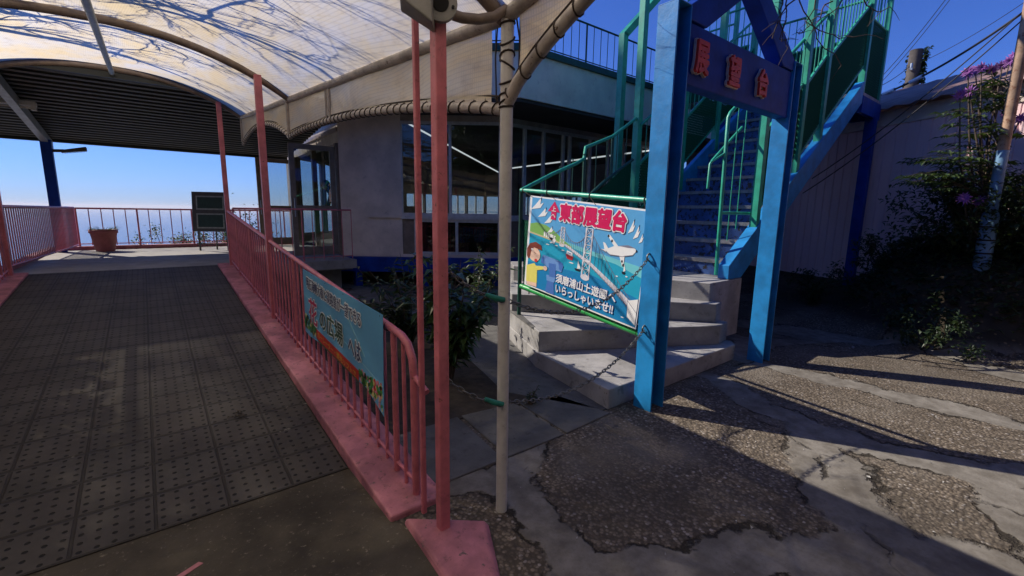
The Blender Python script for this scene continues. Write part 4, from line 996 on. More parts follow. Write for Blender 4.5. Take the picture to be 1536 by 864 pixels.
# child looking through the coin telescope
P_(mb, [(.008, .77), (.055, .72), (.075, .76), (.08, .93), (.012, .95)], .0046, 'pr_yellow'); P_(mb, [(.05, .75), (.115, .725), (.12, .755), (.06, .80)], .0050, 'pr_yellow')
P_(mb, [(.014, .94), (.078, .92), (.08, .975), (.016, .985)], .0045, 'pr_skin')
wp_.ell(mb, (.052, .625), .060, .075, .0050, 'pr_skin'); wp_.ell(mb, (.128, .738), .022, .024, .0054, 'pr_skin')
P_(mb, [(.006, .66), (.004, .58), (.02, .515), (.055, .485), (.09, .51), (.098, .56), (.07, .555), (.045, .55), (.03, .60), (.026, .66), (.015, .69)], .0055, 'pr_hair')
wp_.ell(mb, (.064, .685), .016, .018, .0056, 'pr_red'); wp_.line(mb, [(.050, .60), (.062, .615)], .004, .0056, 'pr_hair'); wp_.ell(mb, (.036, .575), .012, .010, .0058, 'pr_white')
P_(mb, [(.105, .60), (.22, .615), (.255, .655), (.245, .725), (.15, .72), (.11, .69)], .0048, 'pr_blue2'); P_(mb, [(.098, .625), (.118, .625), (.118, .70), (.098, .69)], .0052, 'pr_blue')
P_(mb, [(.215, .615), (.245, .63), (.255, .66), (.245, .72), (.225, .70)], .0051, 'pr_blue'); P_(mb, [(.15, .67), (.20, .66), (.205, .80), (.16, .81)], .0053, 'pr_blue'); P_(mb, [(.14, .80), (.205, .79), (.20, .855), (.145, .86)], .0050, 'pr_blue2'); P_(mb, [(.15, .86), (.195, .855), (.205, .985), (.14, .985)], .0049, 'pr_blue')
# red arrow
P_(mb, [(.155, .03), (.195, .135), (.172, .135), (.172, .215), (.138, .215), (.138, .135), (.115, .135)], .0040, 'pr_magenta')
mb.build('printed_picture', None, bdp)
wp_.word(bdp, '上', (.155, .105), .048, .045, .0045, 'pr_white', bold=.001); wp_.word(bdp, 'へ', (.155, .175), .030, .045, .0045, 'pr_white', bold=.001)
wp_.word(bdp, '東部展望台', (.475, .125), .160, .90, .0062, 'pr_magenta', 'pr_white', .011, bold=.009)
wp_.word(bdp, '須磨浦山上遊園へ', (.475, .795), .088, .86, .0062, 'pr_white', 'pr_blue', .005, bold=.0022)
wp_.word(bdp, 'いらっしゃいませ!!', (.47, .905), .085, .83, .0062, 'pr_white', 'pr_blue', .005, bold=.0022)
mb = MB()
for f in (.03, .27, .62, .97):
    p = A1.lerp(A0, f); mb.tube([p + Vector((.027 * math.cos(t), 0, .027 * math.sin(t))) for t in [2 * math.pi * k / 12 for k in range(12)]], .004, 5, closed=True)
    mb.tube([p + Vector((-.026, 0, 0)), wp_.P(f * wp_.w, wp_.h - .015, .004)], .003, 5)
    p = B1.lerp(B0, f); mb.tube([p + Vector((.027 * math.cos(t), 0, .027 * math.sin(t))) for t in [2 * math.pi * k / 12 for k in range(12)]], .004, 5, closed=True)
mb.build('cable_tie', 'rope_dark', sg)

# ------------------------------------------------------------------ chains
def chain(name, pts, label, sleeve):
    """pts: span ends; hangs as a shallow curve between each pair"""
    path = []
    for (a, b, dip) in pts:
        a = Vector(a); b = Vector(b); n = 60
        path += [a.lerp(b, k / n) - Vector((0, 0, dip * 4 * (k / n) * (1 - k / n))) for k in range(n + 1)]
    mb = MB(); step = .036; acc = 0; prev = path[0]; k = 0; last = path[0]
    dense = []
    for p, q in zip(path, path[1:]):
        L = (q - p).length; m = max(1, int(L / .004)); dense += [p.lerp(q, i / m) for i in range(m)]
    start = dense[0]
    for p in dense:
        if (p - start).length >= step:
            c = (p + start) / 2; d = (p - start).normalized(); a = d.cross(Vector((0, 0, 1))).normalized(); b = a.cross(d)
            e = (a if k % 2 else b); e = (e * .9 + (b if k % 2 else -a) * .35).normalized()
            L = .024; wv = .0105
            ring = [c + d * (L * math.cos(t)) + e * (wv * math.sin(t)) for t in [2 * math.pi * i / 12 for i in range(12)]]
            mb.tube(ring, .0034, 5, closed=True); start = p; k += 1
    t_ = thing(name, tuple(path[0]), label, 'chain')
    mb.build('links', 'chain_metal', t_)
    a, b = Vector(sleeve[0]), Vector(sleeve[1])
    mb = MB(); mb.tube([a, a.lerp(b, .5) - Vector((0, 0, .004)), b], [.011, .015, .012], 8); mb.build('green_sleeve', 'teal_rubber', t_)
chain('barrier_chain', [((1.02, 1.77, 1.30), (1.30, 1.70, 1.13), .025), ((1.35, 1.72, 1.12), (2.97, 2.06, 1.22), .20)], 'upper sagging metal chain from pink post past white post to the blue gate', ((1.21, 1.72, 1.165), (1.30, 1.69, 1.135)))
chain('barrier_chain', [((1.02, 1.77, .775), (1.30, 1.70, .60), .025), ((1.35, 1.72, .595), (2.97, 2.06, .655), .155)], 'lower sagging metal chain from pink post past white post to the blue gate', ((1.21, 1.72, .645), (1.30, 1.69, .605)))

# ------------------------------------------------------------------ steel stair
ys_, ye_ = 2.63, 4.40
sr = thing('steel_stair', (5.4, 3.5, .8), 'blue and green steel stair with green mesh sides climbing to the roof deck', 'stair')
def sz(X): return 1.0 + .70 * (X - 5.39)
for n_i in range(12):
    X = 5.56 + .33 * n_i; z = 1.0 + .231 * n_i
    mb = MB(); mb.box(X, X + .35, ys_ + .066, ye_ - .041, z - .03, z); mb.box(X - .012, X, ys_ + .066, ye_ - .041, z - .045, z + .001); tdd = mb.build('tread', 'tread_metal', sr)
    mb = MB(); mb.box(X + .012, X + .02, ys_ + .066, ye_ - .041, z - .231 + .001, z - .032); mb.build('riser', 'riser_blue', sr)
for y in (ys_, ye_):
    mb = MB()
    pr_ = [(5.30, .805), (5.62, .805), (9.22, sz(9.22) - .30), (9.22, sz(9.22) + .03), (5.30, sz(5.30) + .03)]
    yw = .065 if y < 3 else .04
    mb.add([(x, y - yw, z) for x, z in pr_] + [(x, y + yw, z) for x, z in pr_], [(0, 1, 2, 3, 4), (9, 8, 7, 6, 5)] + [(i, 5 + i, 5 + (i + 1) % 5, (i + 1) % 5) for i in range(5)])
    mb.build('stringer', 'blue_paint', sr, .004)
LZ = 3.56
mb = MB(); mb.box(9.22, 10.25, ys_ - .05, 5.3, LZ - .06, LZ); mb.build('landing', 'tread_metal', sr)
mb = MB(); mb.box(9.23, 10.24, ys_ - .07, ys_ + .0, LZ - .32, LZ - .061); mb.box(10.17, 10.25, ys_ + .001, 5.3, LZ - .30, LZ - .061); mb.box(9.22, 9.29, ys_ + .001, 5.3, LZ - .30, LZ - .061); mb.build('landing_beam', 'navy_paint', sr)
for y in (ys_ - .02, 4.9):
    mb = MB(); mb.box(9.93, 10.08, y - .07, y + .08, -.1, LZ - .301); mb.build('support_column', 'navy_paint', sr, .006)
for k in range(3):
    mb = MB(); mb.box(9.3, 10.2, 5.3 + .34 * k, 5.68 + .34 * k, LZ + .2 * (k + 1) - .04, LZ + .2 * (k + 1)); mb.build('tread', 'tread_metal', sr)
def panel_mesh(x0, x1, y, z0a, z0b, z1a, z1b, th=.008):
    mb = MB(); mb.hexa([(x0, y - th, z0a), (x1, y - th, z0b), (x1, y + th, z0b), (x0, y + th, z0a), (x0, y - th, z1a), (x1, y - th, z1b), (x1, y + th, z1b), (x0, y + th, z1a)])
    mb.build('mesh_panel', 'mesh_green', sr)
    mb = MB(); mb.beam((x0, y, z1a), (x1, y, z1b), .03, .035); mb.beam((x0, y, z0a), (x1, y, z0b), .03, .03); mb.build('panel_rail', 'green_paint', sr)
for y, side in ((ys_, -1), (ye_, 1)):
    hs = [5.98, 7.02, 7.72, 9.30] if side < 0 else [5.85, 7.05, 8.1, 9.25]
    for X in hs:
        mb = MB(); w = .045 if side < 0 else .05; mb.box(X - w, X + w, y - w, y + w, sz(X) - .2 if X < 9.2 else LZ, sz(X) + 3.3); mb.build('frame_post', 'green_paint', sr, .005)
    mt = .95 if side > 0 else 1.15
    for a, b in zip(hs, hs[1:]):
        panel_mesh(a + .05, b - .05, y, sz(a) + .22, sz(b) + .22, sz(a) + mt, sz(b) + mt)
    x0 = hs[0] - (.0 if side > 0 else .0)
    mb = MB(); mb.tube([(x0, y - .05 * side, sz(x0) + mt + .58), (9.25, y - .05 * side, sz(9.25) + mt + .58)], .022, 8); mb.build('handrail', 'green_paint', sr)
    proto = None; nb = 26
    for i in range(nb):
        X = x0 + .1 + (9.15 - x0) * i / nb
        if proto is None:
            mb = MB(); mb.tube([(X, y, sz(X) + mt), (X, y, sz(X) + mt + .58)], .008, 6); proto = mb.build('baluster', 'green_paint', sr); X0 = X
        else: inst(proto, Vector((X - X0, 0, sz(X) - sz(X0))), sr)
    mb = MB(); mb.beam((hs[0] - .04, y, sz(hs[0]) + 3.3), (9.3, y, sz(9.3) + 3.3), .09, .10); mb.build('frame_beam', 'green_paint', sr)
# landing screens
def lscreen(x0, y0, x1, y1, za, zb, zt):
    d = Vector((x1 - x0, y1 - y0, 0)).normalized(); n = Vector((d.y, -d.x, 0)) * .008
    a = Vector((x0, y0, 0)); b = Vector((x1, y1, 0))
    mb = MB(); mb.hexa([(p.x, p.y, za) for p in (a + n, b + n, b - n, a - n)] + [(p.x, p.y, zb) for p in (a + n, b + n, b - n, a - n)]); mb.build('mesh_panel', 'mesh_green', sr)
    mb = MB(); mb.tube([(x0, y0, zt), (x1, y1, zt)], .022, 8); mb.tube([(x0, y0, zb), (x1, y1, zb)], .018, 8)
    L = (b - a).length; k = int(L / .13)
    for i in range(1, k): p = a.lerp(b, i / k); mb.tube([(p.x, p.y, zb), (p.x, p.y, zt)], .008, 6)
    mb.build('screen_rail', 'green_paint', sr)
lscreen(9.34, ys_, 10.22, ys_, LZ - .25, LZ + 1.15, LZ + 1.75); lscreen(10.22, ys_, 10.22, 5.25, LZ - .25, LZ + 1.15, LZ + 1.75)
lscreen(10.22, 5.3, 10.22, 6.4, 4.3, 4.9, 5.6); lscreen(9.25, 4.5, 9.25, 6.3, 3.9, 4.75, 5.45)
for (x, y) in ((10.22, ys_), (10.22, 5.28)):
    mb = MB(); mb.box(x - .04, x + .04, y - .04, y + .04, LZ - .3, LZ + 2.9); mb.build('frame_post', 'green_paint', sr, .005)
# middle handrail at the foot of the flight
mb = MB(); mb.tube([(5.46, 2.80, .82), (5.44, 2.80, 1.6), (5.42, 2.80, 2.68), (5.46, 2.80, 2.74), (5.95, 2.80, 3.09)], .022, 10); mb.build('handrail', 'green_paint', sr)
mb = MB(); mb.tube([(5.20, 2.86, 1.86), (5.21, 2.86, 2.14), (5.26, 2.86, 2.19), (5.9, 2.86, 2.64)], .016, 8); mb.tube([(5.43, 2.80, 1.58), (6.0, 2.70, 1.58)], .019, 8); mb.tube([(5.42, 2.80, 2.28), (5.22, 2.86, 2.16)], .012, 6); mb.build('handrail', 'green_paint', sr)
mb = MB(); mb.tube([(5.5, 2.82, 1.0), (5.5, 2.82, 1.02)], .03, 8); mb.build('foot_plate', 'blue_paint', sr)
for X in (5.66, 5.86):
    mb = MB(); mb.tube([(X, 2.80, sz(X) + .05), (X, 2.80, sz(X) + 1.70)], .007, 6); mb.build('baluster', 'green_paint', sr)
# tall frame beside the building whose head bends over towards the upper deck
bf = thing('bent_frame', (5.85, 4.75, .8), 'tall green box-section post bent over at its head in front of the roof railing', 'post')
mb = MB(); w = .05
mb.box(5.80, 5.90, 4.70, 4.80, .6, 4.22); mb.add([(5.80, 4.70, 4.22), (5.90, 4.70, 4.18), (5.90, 4.80, 4.18), (5.80, 4.80, 4.22), (7.2, 4.70, 5.54), (7.2, 4.70, 5.41), (7.2, 4.80, 5.41), (7.2, 4.80, 5.54)], [(0, 1, 5, 4), (1, 2, 6, 5), (2, 3, 7, 6), (3, 0, 4, 7), (4, 5, 6, 7)])
mb.build('post', 'green_paint', bf)
# ------------------------------------------------------------------ house on the right
hd_ = Vector((*W(-math.sin(R(12)), math.cos(R(12))), 0)).normalized(); hn_ = Vector((hd_.y, -hd_.x, 0))   # hd_ away from us, hn_ into the house
H0 = Vector((*W(6.75, 8.3), 0))
def H(a, b, z): p = H0 + hd_ * a + hn_ * b; return (p.x, p.y, z)
ho = thing('neighbour_house', H(0, 0, 0), 'low house with mauve ribbed siding and a rusty tin roof behind the bushes', 'house')
mb = MB(); nb = 74; A, B = -7.5, 6.5
prof = []
for i in range(nb):
    a = A + (B - A) * i / nb; w = (B - A) / nb
    prof += [(a, 0), (a + w * .86, 0), (a + w * .88, .014), (a + w * .98, .014)]
prof.append((B, 0)); N = len(prof)
mb.add([H(a, b, -.3) for a, b in prof] + [H(a, b, 3.18) for a, b in prof], [(i + 1, i, N + i, N + i + 1) for i in range(N - 1)])
mb.hexa([H(A, .02, -.3), H(B, .02, -.3), H(B, 5, -.3), H(A, 5, -.3), H(A, .02, 3.18), H(B, .02, 3.18), H(B, 5, 3.18), H(A, 5, 3.18)])
mb.build('siding_wall', 'siding_lilac', ho)
mb = MB(); mb.hexa([H(A, -.02, 3.181), H(B, -.02, 3.181), H(B, .1, 3.181), H(A, .1, 3.181), H(A, -.02, 3.44), H(B, -.02, 3.44), H(B, .1, 3.44), H(A, .1, 3.44)]); mb.build('eave_board', 'wall_lilac', ho)
mb = MB(); prof = []; nb = 120
for i in range(nb + 1):
    a = A - .2 + (B - A + .4) * i / nb; prof.append((a, .022 * math.sin(i * math.pi / 1.5)))
N = len(prof)
rows = [(-.22, 3.44), (3.0, 4.55), (6.2, 3.45)]
vs = []
for b, z in rows: vs += [H(a, b, z + dz) for a, dz in prof]
for b, z in rows: vs += [H(a, b, z + dz + .015) for a, dz in prof]
fs = []
for r in range(2):
    for i in range(N - 1):
        fs.append((r * N + i, r * N + i + 1, (r + 1) * N + i + 1, (r + 1) * N + i)); fs.append(((r + 3) * N + i, (r + 4) * N + i, (r + 4) * N + i + 1, (r + 3) * N + i + 1))
fs += [(i, 3 * N + i, 3 * N + i + 1, i + 1) for i in range(N - 1)]
mb.add(vs, fs, True); mb.build('tin_roof', 'roof_sheet', ho)
# small lean-to behind the flowers
mb = MB(); mb.hexa([H(-4.6, -1.1, 0), H(-3.0, -1.1, 0), H(-3.0, -.03, 0), H(-4.6, -.03, 0), H(-4.6, -1.1, 2.0), H(-3.0, -1.1, 2.0), H(-3.0, -.03, 2.25), H(-4.6, -.03, 2.25)]); mb.build('lean_to', 'wall_brown', ho)
mb = MB(); mb.hexa([H(-4.7, -1.25, 2.0), H(-2.9, -1.25, 2.0), H(-2.9, -.03, 2.29), H(-4.7, -.03, 2.29), H(-4.7, -1.25, 2.04), H(-2.9, -1.25, 2.04), H(-2.9, -.03, 2.33), H(-4.7, -.03, 2.33)]); mb.build('lean_to_roof', 'roof_sheet', ho)

def ray_pt(px, py, depth):
    """metres for something seen at this place in the view, at a known distance ahead"""
    d = rr * ((px - 768) / 680) + uu * ((432 - py) / 680) + ff
    return Vector((0, 0, 1.55)) + d * depth
# utility pole with ivy
b = ray_pt(1362, 160, 13.0); t_ = ray_pt(1374, 80, 13.0)
up_ = thing('utility_pole', (b.x, b.y, -.5), 'stout wooden utility pole overgrown with ivy rising behind the tin roof', 'utility pole')
mb = MB(); mb.tube([(b.x, b.y, -.5), (b.x, b.y, t_.z)], [.18, .155], 14); mb.build('pole', 'pole_wood', up_)
mb = MB()
for k in range(1500):
    z = random.uniform(b.z - 1.5, t_.z + .05); a = random.gauss(-.4, .75); r = .16 + abs(random.gauss(0, .07)) * (1 + .6 * math.sin(z * 3))
    mb.leaf(Vector((b.x + r * math.cos(a), b.y + r * math.sin(a), z)), Vector((math.cos(a) + random.uniform(-1, 1), math.sin(a) + random.uniform(-1, 1), random.uniform(-1, .6))), Vector((0, 0, 1)), random.uniform(.07, .14), random.uniform(.05, .09))
mb.build('ivy', 'leaf_dark', up_)
mb = MB(); mb.beam((b.x - .3, b.y, t_.z - .55), (b.x + .25, b.y, t_.z - .55), .06, .06); mb.tube([(b.x - .28, b.y, t_.z - .52), (b.x - .28, b.y, t_.z - .4)], .03, 8); mb.build('crossarm', 'steel_galv', up_)
# overhead wires
def wire(label, a, b, dip, r=.009, sleeves=()):
    a = Vector(a); b = Vector(b); n = 24
    pts = [a.lerp(b, k / n) - Vector((0, 0, dip * 4 * (k / n) * (1 - k / n))) for k in range(n + 1)]
    mb = MB(); mb.tube(pts, r, 6); w = one(mb, 'overhead_wire', 'wire_black', label, 'wire', pts[0], 'overhead wires on the right')
    for f0, f1 in sleeves:
        m = MB(); pp = [a.lerp(b, f0 + (f1 - f0) * k / 4) for k in range(5)]; pp = [p - Vector((0, 0, dip * 4 * f * (1 - f))) for p, f in zip(pp, [f0 + (f1 - f0) * k / 4 for k in range(5)])]
        m.tube(pp, r * 1.9, 8); m.build('white_sleeve', 'wire_white', w)
wire('thick black overhead cable with two white sleeves crossing in front of the ivy-grown pole', ray_pt(1306, 148, 11.0), ray_pt(1560, 0, 8.0), .18, .022, ((.10, .19), (.30, .385)))
wire('thin overhead wire, upper of the pair rising steeply from the stair landing', ray_pt(1300, 138, 12.0), ray_pt(1440, -30, 9.5), .12, .008)
wire('thin overhead wire, lower of the pair rising steeply from the stair landing', ray_pt(1296, 150, 12.0), ray_pt(1447, -30, 9.2), .12, .007)
wire('thin dashed-looking overhead wire ending on the ivy-grown pole', ray_pt(1384, 92, 12.9), ray_pt(1570, -20, 9.0), .10, .007)
wire('thin overhead wire running from the ivy-grown pole down to the stair landing', ray_pt(1366, 98, 12.9), ray_pt(1318, 130, 11.0), .05, .008)
wire('thin wire, upper of the two slanting across the mauve house wall', ray_pt(1218, 268, 7.3), ray_pt(1545, 8, 5.2), .10, .0075)
wire('thin wire, lower of the two slanting across the mauve house wall', ray_pt(1204, 290, 7.2), ray_pt(1549, 16, 5.1), .11, .0075)

# leaning pole
p0 = ray_pt(1473, 398, 5.5); p1 = ray_pt(1487, 318, 5.5)
lp = thing('rusty_pole', (p0.x, p0.y, p0.z - .15), 'rusty pole with a pale blue lower sleeve standing in front of the purple flowers', 'pole')
mb = MB(); mb.tube([(p1.x, p1.y, p1.z), (p1.x, p1.y, p1.z + .72)], .057, 14); mb.build('painted_band', 'pole_blue', lp)
mb = MB(); mb.tube([(p1.x, p1.y, p1.z + .70), (p1.x, p1.y, 4.6)], .055, 14); mb.build('pole', 'rust_pole', lp)
mb = MB(); mb.lathe([(.082, 0), (.082, p1.z - p0.z + .1), (.07, p1.z - p0.z + .14), (.058, p1.z - p0.z + .15)], (p1.x, p1.y, p0.z - .15), 16); mb.build('sleeve', 'pole_blue', lp)
for z in (.14, .30, .46):
    mb = MB(); mb.tube([(p1.x + .084 * math.cos(t), p1.y + .084 * math.sin(t), p0.z + z) for t in [2 * math.pi * k / 16 for k in range(16)]], .009, 5, closed=True); mb.build('strap', 'rope_dark', lp)

# ------------------------------------------------------------------ plants
def shoot_plant(name, label, cat, base, stems, leafmat_, L, W_, n_leaf, spread, hgt, seed, group=None, droop=.25, stem_r=.008, pinn=0, tips=None):
    rnd = random.Random(seed); base = Vector(base); t = thing(name, tuple(base), label, cat, group)
    st_, lf = MB(), MB()
    for s_ in range(stems):
        a = rnd.uniform(0, 6.28); out = spread * rnd.uniform(.25, 1); h = hgt * rnd.uniform(.5, 1)
        pts = []
        for k in range(7):
            f = k / 6; pts.append(base + Vector((math.cos(a) * out * f ** 1.5 + rnd.uniform(-.02, .02), math.sin(a) * out * f ** 1.5 + rnd.uniform(-.02, .02), h * (f - .18 * f * f * rnd.uniform(.3, 1)))))
        st_.tube(pts, [stem_r * (1 - .7 * k / 6) for k in range(7)], 5)
        for q in range(n_leaf):
            f = rnd.uniform(.22, 1.0); k = min(5, int(f * 6)); p = pts[k].lerp(pts[k + 1], f * 6 - k)
            b = rnd.uniform(0, 6.28); d = Vector((math.cos(b), math.sin(b), rnd.uniform(-.45, .55)))
            if pinn:
                # compound leaf: paired leaflets along a drooping stalk
                stalk = [p + d.normalized() * L * pinn * g - Vector((0, 0, .35 * L * pinn * g * g)) for g in (0, .25, .5, .75, 1)]
                st_.tube(stalk, stem_r * .35, 4)
                sd_ = d.cross(Vector((0, 0, 1))).normalized()
                for g in range(1, 5):
                    for sg_ in (-1, 1): lf.leaf(stalk[g], (sd_ * sg_ + d.normalized() * .6 + Vector((0, 0, -.2 + rnd.uniform(-.2, .2)))), Vector((0, 0, 1)), L * rnd.uniform(.6, 1), W_ * rnd.uniform(.7, 1), .2, droop)
                lf.leaf(stalk[4], d, Vector((0, 0, 1)), L, W_, .2, droop)
            else: lf.leaf(p, d, Vector((0, 0, 1)), L * rnd.uniform(.6, 1.1), W_ * rnd.uniform(.7, 1.1), .22, droop)
    st_.build('stem', 'wood_bare', t); lf.build('foliage', leafmat_, t)
    return t
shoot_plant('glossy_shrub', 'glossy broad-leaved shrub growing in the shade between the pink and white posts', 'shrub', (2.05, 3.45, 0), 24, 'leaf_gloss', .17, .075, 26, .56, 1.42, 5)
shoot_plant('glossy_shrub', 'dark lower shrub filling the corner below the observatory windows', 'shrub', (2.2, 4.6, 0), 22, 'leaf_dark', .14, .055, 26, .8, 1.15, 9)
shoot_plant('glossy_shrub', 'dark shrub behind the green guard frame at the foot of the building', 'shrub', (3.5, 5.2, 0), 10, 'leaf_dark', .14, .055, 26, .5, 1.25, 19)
shoot_plant('ground_plant', 'tiny dark plant at the base of the concrete steps by the drain joint', 'plant', (2.30, 2.62, 0), 5, 'leaf_dark', .05, .02, 9, .12, .16, 4)

def bush(name, label, c, rx, ry, rz_, n, mat, seed, L=.07, group=None, cat='bush'):
    rnd = random.Random(seed); c = Vector(c); t = thing(name, (c.x, c.y, c.z), label, cat, group)
    st_, lf = MB(), MB()
    clumps = []
    for k in range(max(8, n // 90)):
        a = rnd.uniform(0, 6.28); r = rnd.uniform(.1, 1) ** .6; h = rnd.uniform(.12, 1) * (1.05 - .45 * r * r)
        p = c + Vector((math.cos(a) * r * rx, math.sin(a) * r * ry, h * rz_)); clumps.append(p)
        st_.tube([c + Vector((rnd.uniform(-.1, .1), rnd.uniform(-.1, .1), 0)), c.lerp(p, .5) + Vector((0, 0, .08 * rz_)), p], [.014, .009, .004], 5)
    for k in range(n):
        p = rnd.choice(clumps); q = p + Vector((rnd.gauss(0, .13 * rx), rnd.gauss(0, .13 * ry), rnd.gauss(0, .10 * rz_)))
        if q.z < c.z: q.z = c.z + rnd.uniform(0, .1)
        lf.leaf(q, Vector((rnd.uniform(-1, 1), rnd.uniform(-1, 1), rnd.uniform(-.6, .7))), Vector((0, 0, 1)), L * rnd.uniform(.6, 1.3), L * .5 * rnd.uniform(.6, 1.2), .2, .25)
    st_.build('stem', 'wood_bare', t); lf.build('foliage', mat, t); return t
def on_ground(px, py, depth): p = ray_pt(px, py, depth); return (p.x, p.y, gz(p.x, p.y) - .03)
bush('hedge_bush', 'wide dark leafy bush under the purple flowers at the foot of the mauve house', on_ground(1440, 430, 6.1), .85, .75, 1.15, 3800, 'leaf_dark', 11, .085)
bush('hedge_bush', 'dark bush right of the rusty pole at the edge of the view', on_ground(1530, 420, 5.9), .8, .7, 1.2, 2600, 'leaf_dark', 12, .085)
bush('hedge_bush', 'low sparse dark bush beside the far blue stair column', on_ground(1225, 430, 7.6), .55, .45, .62, 900, 'leaf_dark', 13, .07)
bush('hedge_bush', 'small dark bush between the stair column and the flowering plant', on_ground(1318, 430, 7.0), .5, .4, .55, 900, 'leaf_dark', 14, .07)
bush('hedge_bush', 'low straggling dark bush at the foot of the bank, nearest the open paving', on_ground(1402, 480, 5.3), .55, .45, .55, 1100, 'leaf_dark', 15, .07)
mb = MB(); rnd = random.Random(8)
for k in range(12000):
    X = rnd.uniform(6.9, 10.6); Y = rnd.uniform(-.9, 3.0); z = gz(X, Y)
    if z < .24 + .30 * rnd.random() ** 2: continue
    mb.leaf(Vector((X, Y, z + rnd.uniform(.005, .20))), Vector((rnd.uniform(-1, 1), rnd.uniform(-1, 1), rnd.uniform(-.3, .5))), Vector((0, 0, 1)), rnd.uniform(.05, .13), rnd.uniform(.03, .06), .2, .25)
gc = mb.build('ground_cover', 'leaf_dark'); gc['kind'] = 'stuff'
# tall flowering plant
fb = Vector(on_ground(1462, 430, 5.75)); fp = thing('flowering_plant', tuple(fb), 'tall leafy plant with purple daisy-like flowers in front of the mauve house', 'plant')
rnd = random.Random(21); sm, lm, fm = MB(), MB(), MB()
tips = [(1452, 108, 5.6), (1472, 102, 5.7), (1487, 104, 5.75), (1515, 92, 5.8), (1528, 95, 5.9), (1440, 142, 5.5), (1454, 138, 5.6), (1446, 297, 5.4), (1468, 302, 5.5), (1510, 170, 5.9), (1530, 178, 5.9), (1463, 106, 5.9), (1504, 98, 6.0), (1522, 84, 6.0)]
for i, q in enumerate(tips):
    tp_ = ray_pt(*q); mid = fb.lerp(tp_, .55) + Vector((rnd.uniform(-.1, .1), rnd.uniform(-.1, .1), .1)); pts = [fb + Vector((rnd.uniform(-.15, .15), rnd.uniform(-.15, .15), 0)), mid, tp_]
    sm.tube(pts, [.016, .012, .006], 6)
    n0 = (Vector((0, 0, 1.4)) - tp_).normalized() + Vector((rnd.uniform(-.7, .7), rnd.uniform(-.7, .7), rnd.uniform(-.3, .6))); n0.normalize()
    e1 = n0.cross(Vector((0, 0, 1))).normalized(); e2 = n0.cross(e1)
    fm = MB()
    for ring in (0, 1, 2):
        for k in range(13):
            t = 6.283 * (k + .5 * ring) / 13 + rnd.uniform(-.12, .12); d = e1 * math.cos(t) + e2 * math.sin(t) + n0 * (.12 + .42 * ring + rnd.uniform(-.18, .18)); fm.leaf(tp_, d, n0, (.088 - .022 * ring) * rnd.uniform(.8, 1.1), .024, .15, .3)
    fm.build('flower', 'petal_purple', fp)
lay = [(1395, 270), (1420, 275), (1450, 270), (1385, 272), (1400, 235), (1430, 225), (1460, 235), (1390, 240), (1420, 255), (1450, 215), (1480, 225), (1440, 168), (1460, 160), (1475, 150), (1450, 185), (1480, 180), (1490, 125), (1465, 125), (1505, 120), (1440, 248), (1470, 262), (1490, 250), (1500, 215), (1410, 262), (1430, 280), (1455, 285), (1500, 140), (1520, 130), (1488, 160), (1512, 150), (1530, 200), (1510, 240), (1440, 200), (1468, 200), (1495, 195), (1415, 240), (1408, 258), (1434, 260), (1456, 246), (1476, 240), (1520, 262), (1380, 262), (1465, 142), (1485, 138)]
for i, (qx, qy) in enumerate(lay):
    c_ = ray_pt(qx, qy, rnd.uniform(5.3, 6.0)); ax = fb + Vector((0, 0, max(.4, c_.z - fb.z - .25)))
    dd = (c_ - ax); dd.z *= .3; dd.normalize()
    a0 = c_ - dd * .30; st_pts = [a0, c_ - Vector((0, 0, -.02)), c_ + dd * .22 - Vector((0, 0, .05))]
    sm.tube([ax.lerp(a0, .2), a0], .006, 5); sm.tube(st_pts, .004, 4)
    sdv = dd.cross(Vector((0, 0, 1))).normalized()
    for g in range(11):
        f = g / 10; p = a0.lerp(st_pts[2], f)
        for s_ in (-1, 1): lm.leaf(p, sdv * s_ * rnd.uniform(.6, 1) + dd * rnd.uniform(.3, .9) + Vector((0, 0, rnd.uniform(-.3, .25))), Vector((0, 0, 1)), .135 * rnd.uniform(.6, 1.1), .05 * rnd.uniform(.7, 1.2), .2, .3)
sm.build('stem', 'wood_bare', fp); lm.build('foliage', 'leaf_mid', fp)

